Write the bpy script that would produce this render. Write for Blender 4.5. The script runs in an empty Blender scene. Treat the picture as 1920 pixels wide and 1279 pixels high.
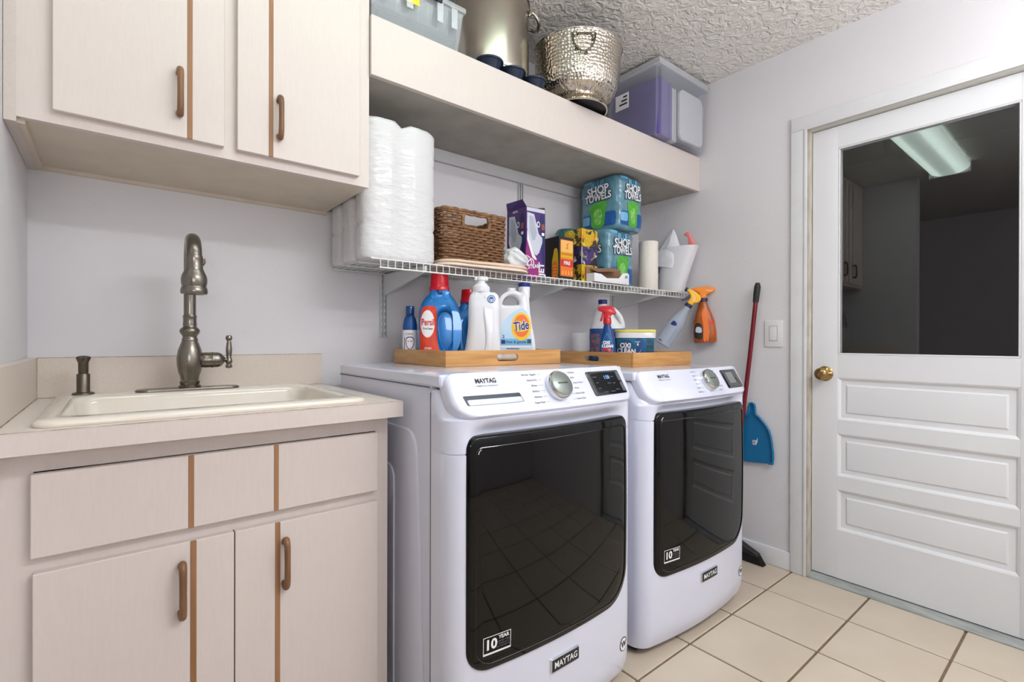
import bpy, bmesh, math, random
from mathutils import Vector, Matrix
from mathutils.bvhtree import BVHTree
random.seed(7)
PI = math.pi
S = bpy.context.scene
COL = S.collection

# ------------------------------------------------------------------ camera
cam_d = bpy.data.cameras.new('camera')
cam = bpy.data.objects.new('camera', cam_d)
COL.objects.link(cam)
S.camera = cam
CAM = Vector((-2.4582, -1.8206, 1.0729))
yaw, pitch, roll = map(math.radians, (39.104, -0.1055, 0.1326))
fw = Vector((math.sin(yaw) * math.cos(pitch), math.cos(yaw) * math.cos(pitch), math.sin(pitch)))
rt = Vector((math.cos(yaw), -math.sin(yaw), 0))
up = rt.cross(fw)
r2 = rt * math.cos(roll) + up * math.sin(roll)
u2 = -rt * math.sin(roll) + up * math.cos(roll)
cam.matrix_world = Matrix(((r2.x, u2.x, -fw.x, CAM.x), (r2.y, u2.y, -fw.y, CAM.y), (r2.z, u2.z, -fw.z, CAM.z), (0, 0, 0, 1)))
cam_d.sensor_fit = 'HORIZONTAL'
cam_d.sensor_width = 36
cam_d.lens = 922.918 / 1920 * 36
cam_d.clip_start = 0.02

# ------------------------------------------------------------------ world, exposure
W = bpy.data.worlds.new('world')
S.world = W
W.use_nodes = True
W.node_tree.nodes['Background'].inputs[0].default_value = (0.6, 0.7, 0.9, 1)
W.node_tree.nodes['Background'].inputs[1].default_value = 0.02
S.view_settings.view_transform = 'Standard'
S.view_settings.look = 'None'
S.view_settings.exposure = -0.1
S.view_settings.gamma = 1
S.view_settings.use_curve_mapping = False
FIXTURE_L = 5.6       # radiance of the fluorescent diffuser over the machines
FILL_L = 5.0     # glow of the added fill panel behind the camera

def area(name, loc, target, sx, sy, power, col=(1, 1, 1)):
    l = bpy.data.lights.new(name, 'AREA')
    l.shape = 'RECTANGLE'; l.size = sx; l.size_y = sy; l.energy = power; l.color = col
    o = bpy.data.objects.new(name, l); COL.objects.link(o)
    o.location = loc
    o.rotation_euler = (Vector(target) - Vector(loc)).to_track_quat('-Z', 'Y').to_euler()
    return o
# photographer's flash bounced off the ceiling, then two added fill lamps
area('bounce_fill_light', (-2.75, -2.75, 1.30), (-2.2, -2.2, 2.434), 0.5, 0.5, 15, (1.0, 0.975, 0.96))
area('bounce_fill_light', (-1.0, -2.5, 1.6), (-1.0, -2.5, 2.434), 0.4, 0.4, 37, (0.955, 0.98, 1.0))  # added up-light that brightens the ceiling and the door side
area('added_fill_light', (-1.3, -2.45, 2.34), (-1.3, -2.45, 0), 1.2, 0.24, 23, (0.98, 0.99, 1.0))  # added overhead fill, carries most of the light of the unseen panel

# ------------------------------------------------------------------ materials
def lin(c):
    return tuple(((v / 255) / 12.92 if v / 255 <= 0.04045 else ((v / 255 + 0.055) / 1.055) ** 2.4) for v in c)

def M(name, rgb, rough=0.5, metal=0.0, noise=None, bump=None, trans=0.0, emit=None, coat=0.0, sheen=0.0, ior=None, sss=0.0, aniso=0.0):
    m = bpy.data.materials.new(name)
    m.use_nodes = True
    nt = m.node_tree
    b = nt.nodes['Principled BSDF']
    c = (*lin(rgb), 1)
    b.inputs['Base Color'].default_value = c
    b.inputs['Roughness'].default_value = rough
    b.inputs['Metallic'].default_value = metal
    b.inputs['Transmission Weight'].default_value = trans
    b.inputs['Coat Weight'].default_value = coat
    if ior: b.inputs['IOR'].default_value = ior
    if aniso: b.inputs['Anisotropic'].default_value = aniso
    if emit:
        b.inputs['Emission Color'].default_value = (*lin(emit[0]), 1)
        b.inputs['Emission Strength'].default_value = emit[1]
    tc = nt.nodes.new('ShaderNodeTexCoord')
    if noise:   # (scale, second colour, amount, stretch xyz)
        sc, rgb2, amt = noise[:3]
        st = noise[3] if len(noise) > 3 else (1, 1, 1)
        mp = nt.nodes.new('ShaderNodeMapping'); mp.inputs['Scale'].default_value = st
        nt.links.new(tc.outputs['Object'], mp.inputs[0])
        n = nt.nodes.new('ShaderNodeTexNoise'); n.inputs['Scale'].default_value = sc
        n.inputs['Detail'].default_value = 6
        nt.links.new(mp.outputs[0], n.inputs['Vector'])
        r = nt.nodes.new('ShaderNodeMapRange')
        r.inputs[1].default_value = 0.35; r.inputs[2].default_value = 0.7
        r.inputs[3].default_value = 0; r.inputs[4].default_value = amt
        nt.links.new(n.outputs[0], r.inputs[0])
        x = nt.nodes.new('ShaderNodeMix'); x.data_type = 'RGBA'
        x.inputs[6].default_value = c; x.inputs[7].default_value = (*lin(rgb2), 1)
        nt.links.new(r.outputs[0], x.inputs[0])
        nt.links.new(x.outputs[2], b.inputs['Base Color'])
    if bump:   # (kind, scale, strength, distance, stretch)
        kind, sc, stn, dist = bump[:4]
        st = bump[4] if len(bump) > 4 else (1, 1, 1)
        mp = nt.nodes.new('ShaderNodeMapping'); mp.inputs['Scale'].default_value = st
        nt.links.new(tc.outputs['Object'], mp.inputs[0])
        if kind == 'voronoi':
            n = nt.nodes.new('ShaderNodeTexVoronoi'); n.feature = 'SMOOTH_F1'
            n.inputs['Scale'].default_value = sc; n.inputs['Smoothness'].default_value = 0.35
            n.inputs['Randomness'].default_value = 0.55
        else:
            n = nt.nodes.new('ShaderNodeTexNoise'); n.inputs['Scale'].default_value = sc
            n.inputs['Detail'].default_value = 5 if kind == 'noise' else 2
            if kind == 'stipple':
                n.inputs['Distortion'].default_value = 1.6
        nt.links.new(mp.outputs[0], n.inputs['Vector'])
        bp = nt.nodes.new('ShaderNodeBump')
        bp.inputs['Strength'].default_value = stn; bp.inputs['Distance'].default_value = dist
        nt.links.new(n.outputs[0], bp.inputs['Height'])
        nt.links.new(bp.outputs[0], b.inputs['Normal'])
    return m

m_wall = M('painted plaster', (224, 222, 226), 0.6, noise=(3.0, (217, 215, 219), 0.5), bump=('noise', 70, 0.22, 0.003))
m_ceil = M('textured ceiling', (226, 222, 218), 0.62, noise=(4, (216, 212, 208), 0.5), bump=('stipple', 24, 0.9, 0.016))
m_trim = M('white trim paint', (226, 227, 230), 0.35, noise=(9, (214, 214, 216), 0.5))
m_trimold = M('worn jamb paint', (206, 200, 190), 0.6, noise=(34, (158, 138, 114), 0.6, (1, 1, 0.35)))
m_door = M('white door paint', (228, 229, 233), 0.3, noise=(2, (221, 222, 227), 0.5), bump=('noise', 90, 0.06, 0.001))
m_tile = M('beige floor tile', (208, 195, 176), 0.22, noise=(3.5, (200, 182, 164), 0.8), bump=('noise', 25, 0.05, 0.002))
m_grout = M('brown grout', (128, 108, 84), 0.85, noise=(30, (108, 90, 70), 0.8))
m_lam = M('cream laminate', (216, 205, 200), 0.42, noise=(220, (208, 197, 192), 0.35, (1, 1, 0.12)))
m_lamside = M('cream laminate edge', (210, 199, 193), 0.45, noise=(160, (202, 191, 184), 0.6))
m_under = M('cabinet underside board', (214, 202, 186), 0.55, noise=(12, (204, 190, 172), 0.7))
m_counter = M('speckled laminate worktop', (232, 222, 214), 0.33, noise=(420, (214, 202, 192), 0.7))
m_splash = M('speckled laminate splash', (222, 210, 200), 0.4, noise=(420, (204, 190, 178), 0.7))
m_oak = M('oak strip', (160, 118, 84), 0.5, noise=(40, (138, 94, 60), 0.9, (1, 1, 0.08)))
m_handle = M('walnut handle', (136, 97, 66), 0.38, noise=(60, (96, 64, 42), 0.9, (1, 1, 0.15)))
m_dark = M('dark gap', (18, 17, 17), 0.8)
m_sink = M('cream enamel', (234, 226, 216), 0.16, noise=(5, (214, 203, 188), 0.6), coat=0.4)
m_nickel = M('brushed nickel', (142, 136, 128), 0.28, 1.0, noise=(30, (116, 110, 102), 0.5))
m_nickeld = M('dark brushed nickel', (112, 105, 94), 0.36, 1.0)
m_white = M('appliance enamel', (219, 222, 240), 0.16, coat=0.5)
m_whiteside = M('appliance side steel', (214, 215, 232), 0.3)
m_groove = M('seam shadow line', (96, 98, 108), 0.7)
m_glass = M('black door glass', (7, 7, 7), 0.03, ior=1.36)
m_blackp = M('black plastic', (17, 17, 18), 0.2, coat=0.6)
m_chrome = M('chrome', (214, 216, 220), 0.12, 1.0)
m_knobf = M('grey knob face', (142, 150, 145), 0.35, 0.6)
m_print = M('grey print', (92, 96, 104), 0.6)
m_printd = M('dark print', (32, 34, 40), 0.6)
m_printw = M('white print', (236, 238, 240), 0.5)
m_disp = M('console display', (22, 24, 29), 0.12, coat=0.8)
m_lcd = M('grey lcd', (126, 132, 136), 0.25)
m_lcdon = M('lit lcd digits', (120, 170, 220), 0.4, emit=((120, 170, 230), 0.7))
m_bamboo = M('bamboo', (210, 158, 96), 0.42, noise=(24, (184, 128, 72), 0.9, (0.25, 0.25, 3)))
m_wire = M('white vinyl wire', (232, 232, 230), 0.35)
m_brk = M('white bracket enamel', (214, 216, 216), 0.4)
m_wrap = M('toilet paper in clear wrap', (216, 215, 218), 0.3, bump=('noise', 30, 0.45, 0.008, (1, 1, 2.8)), coat=0.35)
m_paper = M('soft paper', (238, 231, 222), 0.9, bump=('noise', 240, 0.2, 0.001))
m_wicker = M('woven seagrass', (152, 110, 74), 0.65, noise=(80, (78, 50, 32), 0.95), bump=('noise', 200, 0.35, 0.002))
m_pad = M('beige cloth pad', (226, 200, 180), 0.8, bump=('noise', 300, 0.2, 0.001))
m_bag = M('thin white plastic bag', (236, 238, 244), 0.3, noise=(14, (214, 220, 232), 0.7), bump=('noise', 30, 0.6, 0.01), coat=0.3)
m_kraft = M('brown cardboard', (146, 112, 84), 0.85)
m_wcard = M('white cardboard', (232, 234, 238), 0.5)
m_purple = M('purple carton', (62, 36, 116), 0.4, noise=(9, (92, 26, 110), 0.8))
m_magenta = M('magenta print', (150, 32, 120), 0.45)
m_navy = M('navy print', (22, 30, 92), 0.45)
m_applgrey = M('pale grey print', (202, 206, 220), 0.45)
m_black = M('black carton', (36, 32, 32), 0.5)
m_orange = M('orange print', (238, 120, 34), 0.45)
m_orangel = M('pale orange print', (240, 186, 104), 0.45)
m_yellow = M('yellow print', (222, 178, 30), 0.45)
m_reddk = M('red print', (206, 50, 38), 0.45)
m_blue = M('pearl blue plastic', (20, 122, 200), 0.26, 0.25, coat=0.5)
m_blued = M('deep blue plastic', (14, 66, 130), 0.3, 0.1, coat=0.4)
m_bluedk = M('navy plastic', (24, 36, 92), 0.35, coat=0.3)
m_redp = M('red plastic', (214, 20, 44), 0.22, coat=0.5)
m_redt = M('red trigger plastic', (206, 18, 34), 0.3, coat=0.3)
m_whitep = M('white plastic', (228, 228, 234), 0.3, coat=0.3)
m_label_o = M('orange red label', (222, 66, 34), 0.35, noise=(40, (196, 44, 30), 0.5))
m_label_w = M('white label', (240, 238, 242), 0.35)
m_label_b = M('sky blue label', (186, 216, 240), 0.35, noise=(18, (206, 228, 246), 0.7))
m_label_b2 = M('mid blue label', (118, 182, 222), 0.35)
m_label_n = M('blue label', (26, 88, 158), 0.35, noise=(22, (14, 50, 116), 0.9))
m_label_t = M('teal label', (24, 122, 168), 0.35)
m_tidey = M('yellow ring', (250, 196, 32), 0.35)
m_tideo = M('orange disc', (238, 116, 26), 0.35)
m_tided = M('ink blue', (26, 38, 118), 0.4)
m_yellowlid = M('yellow lid', (238, 226, 110), 0.35)
m_towel = M('blue wrap film', (104, 152, 168), 0.25, noise=(16, (74, 122, 146), 0.9), bump=('noise', 30, 0.5, 0.006), coat=0.5)
m_green = M('green print', (92, 184, 62), 0.4, noise=(40, (60, 150, 50), 0.7))
m_tblue = M('blue print', (24, 88, 160), 0.4)
m_outline = M('dark teal print', (42, 74, 92), 0.4)
m_steel = M('brushed stainless steel', (196, 188, 176), 0.27, 1.0, noise=(5, (150, 142, 132), 0.8, (1, 1, 0.6)))
m_hammer = M('hammered stainless steel', (206, 198, 186), 0.15, 1.0)
def _hammer(m, rad):
    nt = m.node_tree; N = nt.nodes.new; k = nt.links.new
    tc = N('ShaderNodeTexCoord'); sp = N('ShaderNodeSeparateXYZ'); k(tc.outputs['Object'], sp.inputs[0])
    at = N('ShaderNodeMath'); at.operation = 'ARCTAN2'; k(sp.outputs['Y'], at.inputs[0]); k(sp.outputs['X'], at.inputs[1])
    ml = N('ShaderNodeMath'); ml.operation = 'MULTIPLY'; ml.inputs[1].default_value = rad; k(at.outputs[0], ml.inputs[0])
    cb = N('ShaderNodeCombineXYZ'); k(ml.outputs[0], cb.inputs[0]); k(sp.outputs['Z'], cb.inputs[1])
    vo = N('ShaderNodeTexVoronoi'); vo.voronoi_dimensions = '2D'; vo.feature = 'SMOOTH_F1'; vo.inputs['Scale'].default_value = 78
    vo.inputs['Randomness'].default_value = 0.6; vo.inputs['Smoothness'].default_value = 0.25
    k(cb.outputs[0], vo.inputs['Vector'])
    bp = N('ShaderNodeBump'); bp.inputs['Strength'].default_value = 0.75; bp.inputs['Distance'].default_value = 0.0035
    k(vo.outputs['Distance'], bp.inputs['Height']); k(bp.outputs[0], nt.nodes['Principled BSDF'].inputs['Normal'])
_hammer(m_hammer, .18)
m_steelp = M('polished steel', (200, 194, 184), 0.14, 1.0)
m_binnavy = M('navy bakeware', (34, 48, 72), 0.28, 0.3, coat=0.4)
m_clear = M('clear plastic', (238, 241, 246), 0.12, trans=0.82, ior=1.25)
m_clearlid = M('frosted clear plastic', (214, 217, 224), 0.32, trans=0.5, ior=1.2)
def alpha_mat(name, rgb, rough, a):
    m = M(name, rgb, rough, coat=0.4)
    m.node_tree.nodes['Principled BSDF'].inputs['Alpha'].default_value = a
    return m
m_bin = alpha_mat('hazy clear bin plastic', (190, 194, 208), 0.25, 0.20)
m_binlid = alpha_mat('hazy clear lid plastic', (206, 208, 214), 0.3, 0.72)
m_case = alpha_mat('clear case plastic', (222, 228, 236), 0.12, 0.20)
m_caselid = alpha_mat('frosted case plastic', (226, 230, 236), 0.2, 0.42)
m_tumbler = alpha_mat('clear tumbler plastic', (225, 228, 232), 0.08, 0.22)
m_clear2 = M('milky clear plastic', (214, 224, 238), 0.22, trans=0.55, ior=1.2)
m_binp = M('purple binder plastic', (78, 46, 150), 0.35, coat=0.3)
m_cream = M('white foam sheet', (222, 222, 224), 0.6)
m_yell = M('yellow sticker', (246, 226, 30), 0.5)
m_spyel = M('yellow sprayer plastic', (250, 188, 24), 0.35, coat=0.2)
m_sporg = M('orange sprayer plastic', (244, 140, 26), 0.35, coat=0.2)
m_orliq = M('orange cleaner in bottle', (190, 92, 26), 0.18, noise=(14, (122, 62, 30), 0.8), coat=0.4)
m_pink = M('pink plastic', (240, 138, 138), 0.4)
m_redtube = M('dark red handle', (120, 20, 34), 0.3, 0.3, coat=0.3)
m_grip = M('black grip', (34, 34, 37), 0.6)
m_bluepan = M('blue dustpan plastic', (22, 112, 164), 0.4)
m_bristle = M('black bristles', (20, 20, 21), 0.8, bump=('noise', 300, 0.9, 0.004, (1, 1, 0.05)))
m_brass = M('polished brass', (168, 140, 92), 0.2, 1.0, noise=(60, (150, 116, 66), 0.4))
m_switch = M('switch plastic', (226, 226, 228), 0.35)
m_thresh = M('grey aluminium threshold', (172, 176, 174), 0.5, 0.1, noise=(30, (138, 142, 140), 0.9, (3, 0.3, 1)))
m_diff = M('lit diffuser', (240, 255, 245), 0.5, emit=((238, 255, 246), FIXTURE_L))
m_tube = M('lit fluorescent tube', (240, 255, 245), 0.5, emit=((238, 255, 246), FIXTURE_L * 1.7))
m_fill = M('added fill diffuser', (240, 250, 250), 0.5, emit=((244, 250, 255), FILL_L))

def pane_mat():
    m = M('window pane glass', (255, 255, 255), 0.0, trans=1.0, ior=1.5)
    return m
m_pane = pane_mat()

# ------------------------------------------------------------------ helpers
def empty(name, loc=(0, 0, 0), rz=0.0, label=None, cat=None, group=None, rot=None):
    o = bpy.data.objects.new(name, None); COL.objects.link(o)
    o.empty_display_size = 0.05
    o.location = loc; o.rotation_euler = rot if rot else (0, 0, rz)
    if label: o['label'] = label
    if cat: o['category'] = cat
    if group: o['group'] = group
    return o

def link_mesh(name, me, parent=None, label=None, kind=None):
    o = bpy.data.objects.new(name, me); COL.objects.link(o)
    if parent is not None: o.parent = parent
    if label: o['label'] = label
    if kind: o['kind'] = kind
    return o

def finish(name, bm, mats, parent=None, smooth=35, label=None, kind=None):
    me = bpy.data.meshes.new(name)
    bmesh.ops.recalc_face_normals(bm, faces=bm.faces[:])
    bm.to_mesh(me); bm.free()
    for m in (mats if isinstance(mats, (list, tuple)) else [mats]): me.materials.append(m)
    if smooth:
        for p in me.polygons: p.use_smooth = True
        me.set_sharp_from_angle(angle=math.radians(smooth))
    return link_mesh(name, me, parent, label, kind)

def box(bm, x0, x1, y0, y1, z0, z1, bev=0.0, seg=2, mi=0):
    r = bmesh.ops.create_cube(bm, size=1)
    vs = r['verts']
    for v in vs:
        v.co = Vector(((x0 + x1) / 2 + v.co.x * abs(x1 - x0), (y0 + y1) / 2 + v.co.y * abs(y1 - y0), (z0 + z1) / 2 + v.co.z * abs(z1 - z0)))
    fs = set(f for v in vs for f in v.link_faces)
    for f in fs: f.material_index = mi
    if bev > 0:
        es = list(set(e for v in vs for e in v.link_edges))
        out = bmesh.ops.bevel(bm, geom=es, offset=bev, segments=seg, affect='EDGES', profile=0.6)
        for f in out['faces']: f.material_index = mi

def B(name, dims, mat, parent=None, bev=0.0, seg=2, label=None, kind=None, smooth=35):
    bm = bmesh.new(); box(bm, *dims, bev=bev, seg=seg)
    return finish(name, bm, mat, parent, smooth, label, kind)

def tube(bm, pts, r, n=8, closed=False, cap=True, mi=0):
    pts = [Vector(p) for p in pts]
    rad = r if isinstance(r, (list, tuple)) else [r] * len(pts)
    rings = []
    prev = None
    N = len(pts)
    for i, p in enumerate(pts):
        if closed: t = pts[(i + 1) % N] - pts[i - 1]
        else: t = pts[min(i + 1, N - 1)] - pts[max(i - 1, 0)]
        if t.length < 1e-9: t = Vector((0, 0, 1))
        t.normalize()
        if prev is None:
            a = Vector((0, 0, 1)) if abs(t.z) < 0.9 else Vector((1, 0, 0))
            u = t.cross(a).normalized()
        else:
            u = (prev - t * prev.dot(t)).normalized()
        prev = u
        w = t.cross(u)
        rings.append([bm.verts.new(p + (u * math.cos(2 * PI * k / n) + w * math.sin(2 * PI * k / n)) * rad[i]) for k in range(n)])
    M_ = N if closed else N - 1
    for i in range(M_):
        a, b = rings[i], rings[(i + 1) % N]
        for k in range(n):
            f = bm.faces.new((a[k], a[(k + 1) % n], b[(k + 1) % n], b[k])); f.material_index = mi
    if cap and not closed:
        for q in (rings[0][::-1], rings[-1]):
            f = bm.faces.new(q); f.material_index = mi

def T(name, pts, r, mat, parent=None, n=8, closed=False, label=None, kind=None):
    bm = bmesh.new(); tube(bm, pts, r, n, closed)
    return finish(name, bm, mat, parent, 50, label, kind)

def lathe(bm, prof, n=32, c=(0, 0, 0), axis='z', mi=0, sx=1.0, sy=1.0, cap=True):
    rings = []
    for (r, h) in prof:
        ring = []
        for k in range(n):
            a = 2 * PI * k / n
            x, y = r * math.cos(a) * sx, r * math.sin(a) * sy
            if axis == 'z': p = (x, y, h)
            elif axis == 'x': p = (h, x, y)
            else: p = (x, h, y)
            ring.append(bm.verts.new(Vector(p) + Vector(c)))
        rings.append(ring)
    for i in range(len(rings) - 1):
        a, b = rings[i], rings[i + 1]
        for k in range(n):
            f = bm.faces.new((a[k], a[(k + 1) % n], b[(k + 1) % n], b[k])); f.material_index = mi
    if cap:
        for q in (rings[0][::-1], rings[-1]):
            try:
                f = bm.faces.new(q); f.material_index = mi
            except ValueError: pass

def L(name, prof, mat, parent=None, n=32, c=(0, 0, 0), axis='z', label=None, sx=1, sy=1, smooth=40, cap=True):
    bm = bmesh.new(); lathe(bm, prof, n, c, axis, 0, sx, sy, cap)
    return finish(name, bm, mat, parent, smooth, label)

def cr(pts, n=6, closed=True):
    """catmull-rom through points of any dimension"""
    P = [Vector(p) for p in pts]; N = len(P); out = []
    rng = range(N) if closed else range(N - 1)
    for i in rng:
        if closed: a, b, c, d = P[i - 1], P[i], P[(i + 1) % N], P[(i + 2) % N]
        else: a, b, c, d = P[max(i - 1, 0)], P[i], P[i + 1], P[min(i + 2, N - 1)]
        for k in range(n):
            t = k / n
            out.append(0.5 * ((2 * b) + (c - a) * t + (2 * a - 5 * b + 4 * c - d) * t * t + (3 * b - a - 3 * c + d) * t ** 3))
    if not closed: out.append(P[-1])
    return out

def rrect(w, h, r, n=6, cx=0, cy=0, radii=None):
    """rounded rectangle outline (2D), radii order: bl, br, tr, tl"""
    rr = radii or [r] * 4
    pts = []
    for (sx, sy, a0, q) in ((-1, -1, PI, rr[0]), (1, -1, 1.5 * PI, rr[1]), (1, 1, 0, rr[2]), (-1, 1, 0.5 * PI, rr[3])):
        ox, oy = cx + sx * (w / 2 - q), cy + sy * (h / 2 - q)
        for k in range(n + 1):
            a = a0 + (PI / 2) * k / n
            pts.append((ox + q * math.cos(a), oy + q * math.sin(a)))
    return pts

def dense(pts, step):
    out = []
    for i, p in enumerate(pts):
        q = pts[(i + 1) % len(pts)]
        d = math.dist(p[:2], q[:2]); k = max(1, int(d / step))
        for j in range(k):
            out.append((p[0] + (q[0] - p[0]) * j / k, p[1] + (q[1] - p[1]) * j / k))
    return out

def ellipse(cx, cy, rx, ry, n=32):
    return [(cx + rx * math.cos(2 * PI * k / n), cy + ry * math.sin(2 * PI * k / n)) for k in range(n)]

def fan(outline, rings=5):
    """fill a star-shaped outline with rings of quads: returns (verts2d, faces)"""
    n = len(outline)
    cx = sum(p[0] for p in outline) / n; cy = sum(p[1] for p in outline) / n
    vs, fs = [], []
    for k in range(rings):
        s = 1 - k / rings
        vs += [(cx + (p[0] - cx) * s, cy + (p[1] - cy) * s) for p in outline]
    vs.append((cx, cy))
    for k in range(rings - 1):
        for i in range(n):
            j = (i + 1) % n
            fs.append((k * n + i, k * n + j, (k + 1) * n + j, (k + 1) * n + i))
    for i in range(n):
        fs.append(((rings - 1) * n + i, (rings - 1) * n + (i + 1) % n, len(vs) - 1))
    return vs, fs

def plate(name, outline, mapf, thick, edge, mat, parent=None, rings=6, label=None, smooth=40):
    """solid plate whose front follows mapf(u, v, depth)->xyz (depth 0 = front, + = into the thing)"""
    bm = bmesh.new(); n = len(outline)
    cx = sum(p[0] for p in outline) / n; cy = sum(p[1] for p in outline) / n
    R = max(math.dist(p, (cx, cy)) for p in outline)
    e = edge / R
    levels = [(1.0, thick)]
    for k in range(4):
        a = PI / 2 * k / 3
        levels.append((1 - e * 0.9 * (1 - math.cos(a)), edge * (1 - math.sin(a))))
    for k in range(1, rings): levels.append(((1 - e * 0.9) * (1 - k / rings), 0))
    prev = None
    for s, d in levels:
        ring = [bm.verts.new(mapf(cx + (p[0] - cx) * s, cy + (p[1] - cy) * s, d)) for p in outline]
        if prev:
            for i in range(n):
                j = (i + 1) % n
                bm.faces.new((prev[i], prev[j], ring[j], ring[i]))
        else: first = ring
        prev = ring
    c = bm.verts.new(mapf(cx, cy, 0))
    for i in range(n): bm.faces.new((prev[i], prev[(i + 1) % n], c))
    bm.faces.new(first[::-1])
    return finish(name, bm, mat, parent, smooth, label)

def flat_decal(name, outline, mapf, mat, parent, depth=-0.0008, rings=4, label=None):
    vs, fs = fan(outline, rings)
    me = bpy.data.meshes.new(name)
    me.from_pydata([mapf(u, v, depth) for u, v in vs], [], fs)
    me.materials.append(mat)
    return link_mesh(name, me, parent, label)

def text_geo(body, size, bold=0.0, align='CENTER', shear=0.0, spacing=1.0):
    c = bpy.data.curves.new('lettering', 'FONT')
    c.body = body; c.size = size; c.align_x = align; c.align_y = 'CENTER'
    c.offset = bold * size; c.shear = shear; c.space_character = spacing
    c.resolution_u = 3
    o = bpy.data.objects.new('lettering', c)
    me = bpy.data.meshes.new_from_object(o)
    vs = [(v.co.x, v.co.y) for v in me.vertices]; fs = [tuple(p.vertices) for p in me.polygons]
    bpy.data.objects.remove(o); bpy.data.curves.remove(c); bpy.data.meshes.remove(me)
    return vs, fs

def text(name, body, size, mapf, mat, parent, at=(0, 0), bold=0.0, rot=0.0, depth=-0.0012, align='CENTER', sx=1.0, shear=0.0, label=None, sy=1.0, spacing=1.0):
    vs, fs = text_geo(body, size, bold, align, shear, spacing)
    ca, sa = math.cos(rot), math.sin(rot)
    P = []
    for (x, y) in vs:
        x *= sx; y *= sy
        P.append(mapf(at[0] + x * ca - y * sa, at[1] + x * sa + y * ca, depth))
    me = bpy.data.meshes.new(name); me.from_pydata(P, [], fs); me.materials.append(mat)
    return link_mesh(name, me, parent, label)

def caster(obj, frame):
    """mapf that shoots rays onto an already built mesh. frame = (origin, right, up, into)"""
    me = obj.data
    tree = BVHTree.FromPolygons([v.co.copy() for v in me.vertices], [tuple(p.vertices) for p in me.polygons])
    O, R, U, D = map(Vector, frame)
    D = D.normalized()
    def f(u, v, depth):
        st = O + R * u + U * v - D * 1.0
        hit = tree.ray_cast(st, D)
        if hit[0] is None:
            near = tree.find_nearest(O + R * u + U * v)
            return near[0] - D * abs(depth)
        return hit[0] + D * depth
    return f
FRONT = ((0, 0, 0), (1, 0, 0), (0, 0, 1), (0, 1, 0))      # looking along +y
LEFT = ((0, 0, 0), (0, -1, 0), (0, 0, 1), (1, 0, 0))      # looking along +x

def shape2d(name, loops, half, bevel, mat, parent=None, res=3, smooth=45, label=None, xf=None):
    """extruded, round-edged outline (with holes). loops in (x, z); thickness along y"""
    c = bpy.data.curves.new(name, 'CURVE'); c.dimensions = '2D'; c.fill_mode = 'BOTH'
    c.extrude = max(half - bevel, 0.0001); c.bevel_depth = bevel; c.bevel_resolution = res
    c.offset = -bevel
    for lp in loops:
        s = c.splines.new('POLY'); s.points.add(len(lp) - 1); s.use_cyclic_u = True
        for i, p in enumerate(lp): s.points[i].co = (p[0], p[1], 0, 1)
    o = bpy.data.objects.new(name, c)
    me = bpy.data.meshes.new_from_object(o)
    bpy.data.objects.remove(o); bpy.data.curves.remove(c)
    for v in me.vertices:
        p = Vector((v.co.x, -v.co.z, v.co.y))
        if xf: p = Vector(xf(p))
        v.co = p
    bm = bmesh.new(); bm.from_mesh(me); bpy.data.meshes.remove(me)
    bmesh.ops.remove_doubles(bm, verts=bm.verts, dist=1e-5)
    return finish(name, bm, mat, parent, smooth, label)

def loft(bm, secs, n=32, mi=0, cap=True):
    """secs: (z, a, b, cx, cy, exponent)"""
    rings = []
    for s in secs:
        z, a, b, cx, cy, e = s
        ring = []
        for k in range(n):
            t = 2 * PI * k / n
            ct, st = math.cos(t), math.sin(t)
            x = a * math.copysign(abs(ct) ** (2 / e), ct); y = b * math.copysign(abs(st) ** (2 / e), st)
            ring.append(bm.verts.new((cx + x, cy + y, z)))
        rings.append(ring)
    for i in range(len(rings) - 1):
        a, b = rings[i], rings[i + 1]
        for k in range(n):
            f = bm.faces.new((a[k], a[(k + 1) % n], b[(k + 1) % n], b[k])); f.material_index = mi
    if cap:
        bm.faces.new(rings[0][::-1]); bm.faces.new(rings[-1])

def LO(name, secs, mat, parent=None, n=40, label=None, smooth=40):
    bm = bmesh.new(); loft(bm, secs, n)
    return finish(name, bm, mat, parent, smooth, label)

def struct(o, label=None):
    o['kind'] = 'structure'
    if label: o['label'] = label
    return o

# ================================================================== ROOM
HC = 2.434
XL, XFAR, YF = -2.632, -4.6, -3.3          # left wall, far side of the adjoining area, front wall
YE = -0.765                                 # where the left wall ends

# floor: grout bed with single tiles set proud of it
TP, GX, GY, G = 0.3009, -0.2669, -0.8681, 0.0075
fl = struct(B('floor', (XFAR - .1, 0.2, YF - .1, 0.12, -0.08, -0.004), m_grout, smooth=0), 'beige square tile floor with brown grout lines')
tile_cache = {}
def tile(x0, x1, y0, y1):
    w, d = round(x1 - x0, 4), round(y1 - y0, 4)
    if (w, d) not in tile_cache:
        bm = bmesh.new(); box(bm, -w / 2, w / 2, -d / 2, d / 2, -0.006, 0, bev=0.0022, seg=1)
        o = finish('tile', bm, m_tile, fl, 30); tile_cache[(w, d)] = o.data
    else:
        o = link_mesh('tile', tile_cache[(w, d)], fl)
    o.location = ((x0 + x1) / 2, (y0 + y1) / 2, random.uniform(-0.0004, 0.0))
xs = [GX + TP * k for k in range(-12, 2)]
ys = [GY + TP * k for k in range(-8, 4)]
for a in xs:
    for b in ys:
        x0, x1, y0, y1 = a + G / 2, min(a + TP - G / 2, -0.0), b + G / 2, min(b + TP - G / 2, -0.0)
        y0 = max(y0, YF + .001)
        if x1 - x0 < .03 or y1 - y0 < .03: continue
        if x1 < XL and y1 > YE: continue
        tile(x0, x1, y0, y1)

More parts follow.
